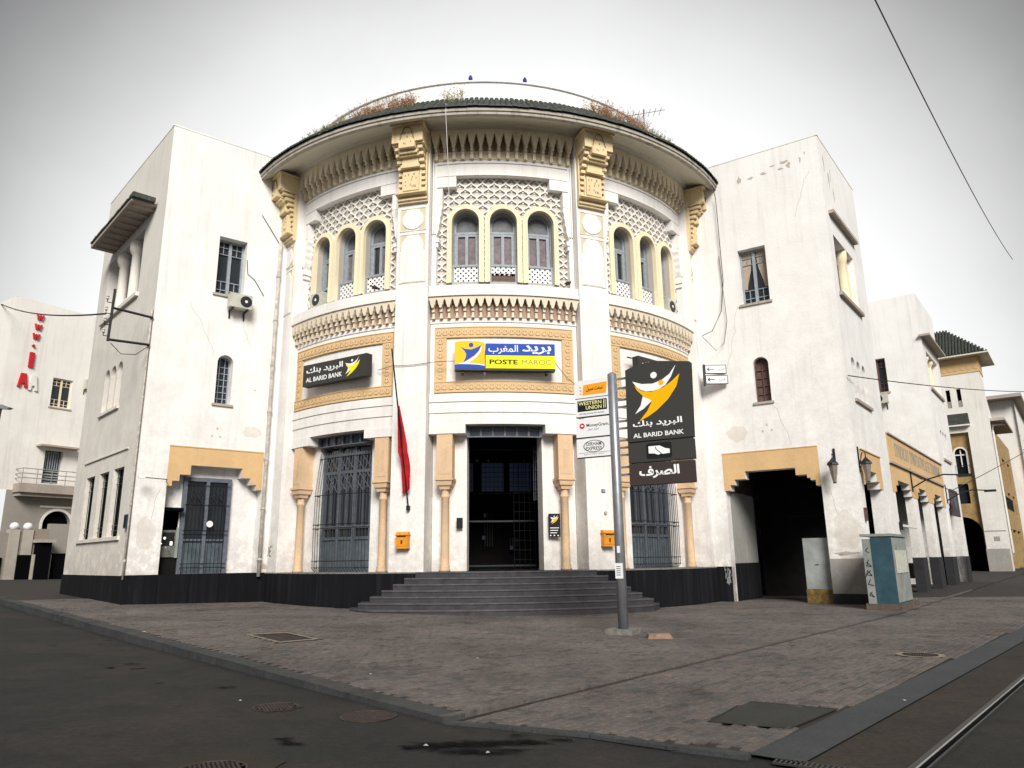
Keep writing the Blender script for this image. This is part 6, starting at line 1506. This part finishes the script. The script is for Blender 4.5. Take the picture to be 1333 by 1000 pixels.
# ================================================================== NEIGHBOURS
# white apartment block behind the left tower
PWp = (-26.5, 44.0); WF = planar(PWp, 33)
t = thing('apartment_building', 'tall white apartment block with vertical red letters www on its blank wall', 'building', (-28, 44, .7))
wb = MB(); wb.wall(WF, -4.6, 9, 5.6, 16.8, [('rect', -1.98, -.84, 10.65, 12.42), ('rect', -1.85, -.85, 6.1, 8.05)], depth=.35); part('wall', wb, 'farwhite', t)
WS = planar(WF(-4.6, 0, 0)[:2], 33 - 90)
wb = MB(); wb.quad(WS(0, 0, 0), WS(12, 0, 0), WS(12, 16.8, 0), WS(0, 16.8, 0)); i_ = wb.add([WF(-4.6, 16.8, 0), WF(9, 16.8, 0), WF(9, 16.8, -12), WF(-4.6, 16.8, -12)]); wb.f.append((i_, i_ + 1, i_ + 2, i_ + 3)); wb.quad(WF(9, 0, 0), WF(9, 0, -12), WF(9, 16.8, -12), WF(9, 16.8, 0)); part('side_wall', wb, 'farwhite', t)
wb = MB(); wb.wall(WF, -3.6, 9, .3, 5.6, [('arch', -1.5, .05, .4, 3.75)], depth=.3, d=.0); part('ground_floor_wall', wb, 'fargrey', t); part('arch_darkness', MB().box(WF, -1.6, .15, .4, 4.7, -.36, -.32), 'dark', t)
wb = MB(); wb.box(WF, -1.75, .35, 4.7, 4.8, 0, .06); wb.ring(WF, -.725, 3.75, .4, .78, .92, 0, .05); part('arch_moulding', wb, 'farwhite', t)
casement(WF, -1.98, -.84, 10.65, 12.42, -.2, 'cream', 0, False, 'window', t)
wb = MB(); wb.box(WF, -1.85, -.85, 6.1, 8.05, -.3, -.26)
o = part('balcony_door', wb, 'glass', t); wb = MB()
for k in range(8): wb.box(WF, -1.82 + k * .13, -1.78 + k * .13, 6.9, 8.0, -.26, -.22)
for k in range(5): wb.box(WF, -1.85, -.85, 6.15 + k * .16, 6.20 + k * .16, -.26, -.22)
part('louvres', wb, 'framegrey', o)
wb = MB(); wb.box(WF, -2.4, -.15, 8.18, 8.28, 0, .7); part('door_canopy', wb, 'brownslab', t)
wb = MB(); wb.box(WF, -3.3, .6, 5.45, 5.95, -.1, .9); wb.box(WF, -3.2, .5, 5.25, 5.45, 0, .7); part('balcony_slab', wb, 'brownslab', t)
wb = MB()
for z in (6.25, 6.5, 6.78): wb.tube([WF(-3.25, z, 0), WF(-3.25, z, .85), WF(.6, z, .85)], .025, 5)
for k in range(6): wb.tube([WF(-3.25 + k * .77, 5.95, .85), WF(-3.25 + k * .77, 6.78, .85)], .02, 5)
part('balcony_railing', wb, 'fargrey', t)
for body, z0, z1, a0, a1, m in (('W', 15.68, 16.02, -3.38, -2.98, 'redletter'), ('W', 15.08, 15.42, -3.42, -3.02, 'redletter'), ('W', 14.48, 14.82, -3.46, -3.06, 'redletter'), ('.', 14.0, 14.12, -3.4, -3.26, 'redletter'), ('I', 12.75, 13.65, -3.46, -3.20, 'redletter'), ('A', 11.50, 12.32, -3.88, -3.34, 'redletter'), ('A', 11.4, 12.3, -3.3, -2.8, 'farwhite')):
    wb = MB()
    if body == 'I': wb.box(WF, a0, a1, z0, z1, 0, .12)
    elif body == '.': wb.disc(WF, (a0 + a1) / 2, (z0 + z1) / 2, .08, 0, .12)
    elif body == 'W':
        L_ = a1 - a0; wb.prism(WF, [(a0 + L_ * x, z0 + (z1 - z0) * y) for x, y in ((0, 1), (.2, 0), (.38, 0), (.5, .5), (.62, 0), (.8, 0), (1, 1), (.8, 1), (.71, .45), (.58, .95), (.42, .95), (.29, .45), (.2, 1))], 0, .12)
    else:
        L_ = a1 - a0; wb.prism(WF, [(a0 + L_ * x, z0 + (z1 - z0) * y) for x, y in ((0, 0), (.22, 1), (.75, 1), (1, 0), (.72, 0), (.66, .3), (.34, .3), (.3, 0))], 0, .12)
    part('wall_letter', wb, m, t)
aircon(WF, .05, 12.0, 'air conditioner on the white apartment wall beside the left tower', w=.6, h=.6)
# building at the far left edge
FB = planar((-32.5, 41.0), 28)
t = thing('apartment_building', 'brownish apartment block cut by the left frame edge', 'building', (-36, 42, .8))
wb = MB(); wb.wall(FB, -14, -.9, 0, 13.2, [('rect', -3.6, -2.0, 9.8, 12.2)], depth=.3); part('wall', wb, 'fargrey', t); part('window', MB().box(FB, -3.6, -2.0, 9.8, 12.2, -.3, -.25), 'glass', t); part('cornice', MB().box(FB, -14, -.8, 13.0, 13.2, 0, .5), 'brownslab', t)
wb = MB(); wb.box(FB, -14, -.9, 0, 13.2, -8, -.35); part('body', wb, 'fargrey', t)
# boundary wall with ball finials, dark gate
BW = planar((-24.32, 42.58), 33)
t = thing('boundary_wall', 'grey garden wall with white ball finials and dark gates beside the left tower', 'wall', (-26, 41, .7))
part('wall', MB().box(BW, -12, -3.7, .2, 3.12, -.3, 0), 'fargrey', t); part('wall', MB().box(BW, -3.7, -2.25, .2, 3.36, -.3, .01), 'blind', t); part('wall', MB().box(BW, -2.25, 2.0, .2, 3.66, -.3, .02), 'fargrey', t)
for a_ in (-3.97, -3.31):
    part('gate_pier', MB().box(BW, a_ - .24, a_ + .24, .2, 3.30, -.34, .10), 'farpier', t)
    x, y, _ = BW(a_, 0, -.1); wb = MB(); wb.lathe(x, y, [(.05, 3.28), (.17, 3.33), (.235, 3.47), (.17, 3.62), (.04, 3.68)], 14); smooth(part('ball_finial', wb, 'signwhite', t))
for q in ((-3.72, -3.05, .4, 1.98, .12, .2), (-2.95, -2.34, .3, 2.62, .1, .7), (-2.04, -1.1, .3, 2.06, .05, .3), (-5.6, -4.42, .5, 1.85, .0, .08)): part('gate', MB().box(BW, *q), 'dark', t)
part('gate_canopy', MB().box(BW, -3.05, -2.25, 2.62, 2.78, .0, .9), 'brownslab', t)
for a_ in (-2.98, -2.2): part('gate_post', MB().box(BW, a_ - .08, a_ + .08, .3, 2.0, .1, .35), 'farpier', t)
t = thing('street_lamp', 'dark street lamp arm at the left frame edge', 'street lamp', (-27.0, 36, .6))
wb = MB(); wb.tube([(-26.25, 36, .5), (-25.9, 36, 9.2), (-25.8, 36, 9.35)], .06, 6); part('pole', wb, 'street', t); wb = MB(); wb.prism(planar((-26.1, 36), 90), [(-.5, 9.45), (.3, 9.35), (.75, 9.2), (.6, 9.12), (-.4, 9.2)], -.15, .15, back=True); part('lamp_head', wb, 'steel', t)

# pyramid-roofed tower down the right street
P3 = (41.175, 62.14); T3 = planar(P3, 37.6 - 90); T3S = planar(P3, 37.6)
t = thing('corner_tower_building', 'white corner tower with hipped tile roof and yellow frieze down the street', 'building', (P3[0], P3[1], 0))
wb = MB(); wb.wall(T3, 0, 1.55, 0, 17.1, depth=.3); wb.wall(T3, 1.55, 9, 11.9, 17.1, [('rect', 1.62, 1.95, 14.1, 15.75), ('rect', 2.45, 2.78, 14.1, 15.75)], depth=.3); wb.wall(T3S, 0, 2.6, 0, 17.1, depth=.3); part('wall', wb, 'farwhite', t)
for a in (1.62, 2.45):
    o = part('slot_window', MB().box(T3, a, a + .33, 14.1, 15.75, -.25, -.2), 'dark', t); part('slot_railing', MB().box(T3, a, a + .33, 14.1, 14.7, -.1, -.05), 'fargrey', o)
wb = MB(); wb.box(T3, -.03, 9, 17.1, 18.6, -3, .05); wb.box(T3S, -.03, 2.7, 17.1, 18.6, -.2, .05); part('yellow_frieze', wb, 'ochre', t)
wb = MB()
for k in range(9): wb.box(T3, .1 + k * .5, .35 + k * .5, 17.35, 17.6, .05, .08); wb.box(T3, .1 + k * .5, .35 + k * .5, 17.95, 18.2, .05, .08)
part('frieze_relief', wb, 'carved', t, kind='stuff')
A_, B_ = T3(-.95, 18.5, .95), T3(5.5, 18.5, .95); C_ = T3(5.5, 18.5, -5); D_ = T3(-.95, 18.5, -5)
wb = MB(); wb.v = [A_, B_, C_, D_, T3(2.2, 21.6, -1.6), T3(3.4, 21.6, -1.6)]; wb.f = [(0, 1, 5, 4), (1, 2, 5), (2, 3, 4, 5), (3, 0, 4)]; part('hipped_roof', wb, 'tile', t)
wb = MB(); wb.v = [A_, B_, C_, D_] + [(p[0], p[1], 18.62) for p in (A_, B_, C_, D_)]; wb.f = [(3, 2, 1, 0), (0, 1, 5, 4), (1, 2, 6, 5), (2, 3, 7, 6), (3, 0, 4, 7)]; part('eave', wb, 'soffit', t)
for k in range(26):
    u = (k + .5) / 26; p = Vector(A_).lerp(Vector(B_), u); q = Vector(T3(2.2, 21.6, -1.6)).lerp(Vector(T3(3.4, 21.6, -1.6)), min(1, max(0, (u * 6.45 - 3.15) / 1.2)))
    f = 1.0 if 3.15 < u * 6.45 < 4.35 else (u * 6.45 / 3.15 if u * 6.45 <= 3.15 else (6.45 - u * 6.45) / 2.1)
    top = p.lerp(Vector(T3(-.95 + u * 6.45, 21.6, -1.6)), min(1, f)); wb = MB(); wb.tube([tuple(p + Vector((0, 0, .15))), tuple(top + Vector((0, 0, .08)))], .09, 5); part('roof_tile', wb, 'tile', t)
wb = MB(); wb.prism(T3, [(1.3, 12.5), (6, 12.5), (6, 13.5), (1.35, 13.5)], .0, .25); part('small_tiled_roof', wb, 'tile', t); part('small_eave', MB().box(T3, 1.3, 6, 12.38, 12.5, 0, .45), 'farwhite', t)
wb = MB(); wb.wall(T3, 1.55, 9, 0, 11.9, [('arch', 1.9, 2.95, 8.2, 10.1), ('rect', 2.2, 3.1, 5.7, 7.4), ('arch', 1.66, 4.4, 0, 3.2)], d=-.4, depth=.4); part('yellow_brick_wall', wb, 'yellowbrick', t)
part('arch_darkness', MB().box(T3, 1.6, 4.6, 0, 4.6, -2.5, -2.4), 'dark', t); part('arch_ceiling', MB().box(T3, 1.6, 4.6, 4.6, 4.65, -2.5, -.8), 'dark', t); wb = MB(); wb.ring(T3, 2.425, 10.1, 8.2, .42, .56, -.4, -.34); wb.box(T3, 2.38, 2.46, 8.9, 10.4, -.6, -.5); wb.box(T3, 1.95, 2.9, 9.9, 10.0, -.6, -.5); o = part('arched_window', wb, 'farwhite', t); part('glass_pane', MB().box(T3, 1.9, 2.95, 8.2, 10.6, -.75, -.7), 'glass', o); wb = MB()
for k in range(8): wb.tube([T3(1.9 + k * .15, 8.2, -.35), T3(1.9 + k * .15, 9.0, -.35)], .02, 4)
wb.tube([T3(1.85, 9.0, -.35), T3(3, 9.0, -.35)], .025, 4); part('balcony_railing', wb, 'iron', o)
part('window', MB().box(T3, 2.2, 3.1, 5.7, 7.4, -.75, -.7), 'glass', t)
part('dado', MB().box(T3, -.04, 1.6, 0, 1.85, -.3, .04), 'dado', t); wb = MB(); wb.box(T3, .5, .9, 2.5, 2.85, 0, .03); wb.box(T3, -.02, 1.5, 3.3, 3.35, 0, .04); part('wall_plaque', wb, 'dado', t)
# street side of the tower building with balcony roof and shopfronts
wb = MB(); wb.wall(T3S, 2.6, 30, 0, 13.5, [('rect', 5 + 6 * k, 8.2 + 6 * k, 5.4, 7.6) for k in range(4)] + [('rect', 3.6 + 6 * k, 8.6 + 6 * k, 0, 3.8) for k in range(4)] + [('rect', 5 + 6 * k, 8.2 + 6 * k, 9.0, 11.2) for k in range(4)], d=-.5, depth=.5); part('street_wall', wb, 'yellowbrick', t)
for k in range(4):
    for z0, z1 in ((5.4, 7.6), (9.0, 11.2), (0, 3.8)): part('window', MB().box(T3S, 3.6 + 6 * k, 8.6 + 6 * k, z0, z1, -1.1, -1.05), 'glass', t)
wb = MB(); wb.prism(T3S, [(2.6, 13.0), (12, 13.0), (12, 13.25), (2.6, 13.25)], -.5, 1.1); part('balcony_roof', wb, 'brownslab', t); wb = MB(); wb.prism(T3S, [(2.6, 13.25), (8.0, 13.25), (5, 15.0), (2.6, 16.2)], -.5, -.1); part('parapet_ramp', wb, 'farwhite', t)
wb = MB(); wb.tube([T3S(5.5, 13.0, .9), T3S(3.3, 12.7, .1), T3S(3.2, 12.0, .05), T3S(3.2, 1.5, .05)], .10, 6); part('drain_pipe', wb, 'farwhite', t)
wb = MB()
for k in range(12): wb.tube([T3S(4.5 + k * .8, 5.4, .0), T3S(4.5 + k * .8, 6.5, .0)], .03, 4)
wb.tube([T3S(4, 6.5, .0), T3S(14, 6.5, .0)], .04, 4); part('balcony_railing', wb, 'iron', t)
# further white building with bow balconies
FP = planar(T3S(30, 0, 0)[:2], 37.6); FFr = planar(T3S(30, 0, 0)[:2], 37.6 - 90)
t = thing('apartment_building', 'distant white apartment block with curved balconies at the end of the street', 'building', (*T3S(30, 0, 0)[:2], 0))
wb = MB(); wb.wall(FP, 0, 45, 0, 19.5, [('rect', 2 + 5 * k, 3.6 + 5 * k, 5 + 4 * j, 7.4 + 4 * j) for k in range(8) for j in range(3)], d=.8, depth=.4); part('wall', wb, 'farwhite', t); part('flank_wall', MB().box(FFr, -.8, 8, 0, 19.5, -1, -.3), 'farwhite', t)
for k in range(8):
    for j in range(3): part('window', MB().box(FP, 2 + 5 * k, 3.6 + 5 * k, 5 + 4 * j, 7.4 + 4 * j, .3, .35), 'glass', t)
for k in range(6):
    for j in range(3):
        x, y, _ = FP(4.0 + 6.5 * k, 0, .8); z = 4.6 + 4 * j; wb = MB(); wb.lathe(x, y, [(.3, z - 1.0), (1.3, z - .2), (1.7, z), (1.7, z + .15), (1.55, z + .16), (1.55, z + .2)], 14)
        wb.lathe(x, y, [(1.6, z + .95), (1.66, z + 1.05), (1.5, z + 1.05)], 14, cap=False)
        for q in range(14): wb.tube([(x + 1.6 * cos(q * .449), y + 1.6 * sin(q * .449), z + .1), (x + 1.6 * cos(q * .449), y + 1.6 * sin(q * .449), z + 1.0)], .05, 4)
        part('bow_balcony', wb, 'fargrey', t)
part('flat_roof', MB().box(FP, -1.5, 46, 19.5, 19.9, -8, 1.7), 'brownslab', t)
# street bracket lamps over the arcade, hanging panel, arcade goods
for a, lb in ((8.9, 'curved black bracket lamp on the first arcade pier'), (18.2, 'curved black bracket lamp on the rear tower')):
    t = thing('bracket_lamp', lb, 'bracket lamp', RS(a, 4.4, 0), 'bracket lamps over the arcade'); wb = MB(); wb.tube([RS(a, 4.85, .02), RS(a, 3.9, .02)], .03, 5); wb.tube([RS(a, 4.05, .02), RS(a + .2, 4.35, .5), RS(a + .5, 4.55, 1.1), RS(a + .6, 4.5, 1.7)], .03, 5); wb.tube([RS(a, 4.7, .02), RS(a + .1, 4.4, .35), RS(a + .25, 4.35, .6)], .02, 5); part('arm', wb, 'street', t)
    part('lamp_head', MB().box(RS, a + .5, a + .75, 4.42, 4.52, 1.6, 2.1), 'street', t)
t = thing('hanging_panel', 'dark shop panel hanging in the rear tower archway', 'panel', RS(20, 3.3, 0)); part('board', MB().box(RS, 19.2, 21.6, 3.35, 4.7, .03, .12), 'poster', t); wb = MB(); wb.disc(RS, 20.3, 4.05, .35, .12, .13, 12, 1.2); part('print', wb, 'panelgrey', t)
t = thing('barrier_arm', 'white horizontal bar across the first arcade opening', 'bar', RS(5.5, 2.5, 0)); part('bar', MB().box(RS, 5.4, 8.4, 2.42, 2.50, .02, .10), 'farwhite', t); part('bracket', MB().box(RS, 5.35, 5.45, 2.3, 2.6, 0, .1), 'iron', t)
for a, s_, lb in ((10.6, 1, 'dark motor scooter shape parked inside the second arcade bay'), (15.0, 1.1, 'dark parcel cart parked inside the third arcade bay')):
    t = thing('parked_cart', lb, 'cart', RS(a, 0, -1.3)); wb = MB(); wb.box(RS, a, a + 1.1 * s_, .35, .95 * s_, -1.7, -1.2); part('load', wb, 'poster', t)
    for q in (.15, .95):
        wb = MB(); wb.disc(RS, a + q * s_, .22, .22, -1.28, -1.2, 14); part('wheel', wb, 'inkblack', t)
    wb = MB(); wb.tube([RS(a, .5, -1.4), RS(a - .35, 1.0, -1.4)], .02, 5); part('handle', wb, 'steel', t)
part_o = None
for o in list(bpy.data.objects):
    if o.type == 'MESH' and o.data.users == 0: pass
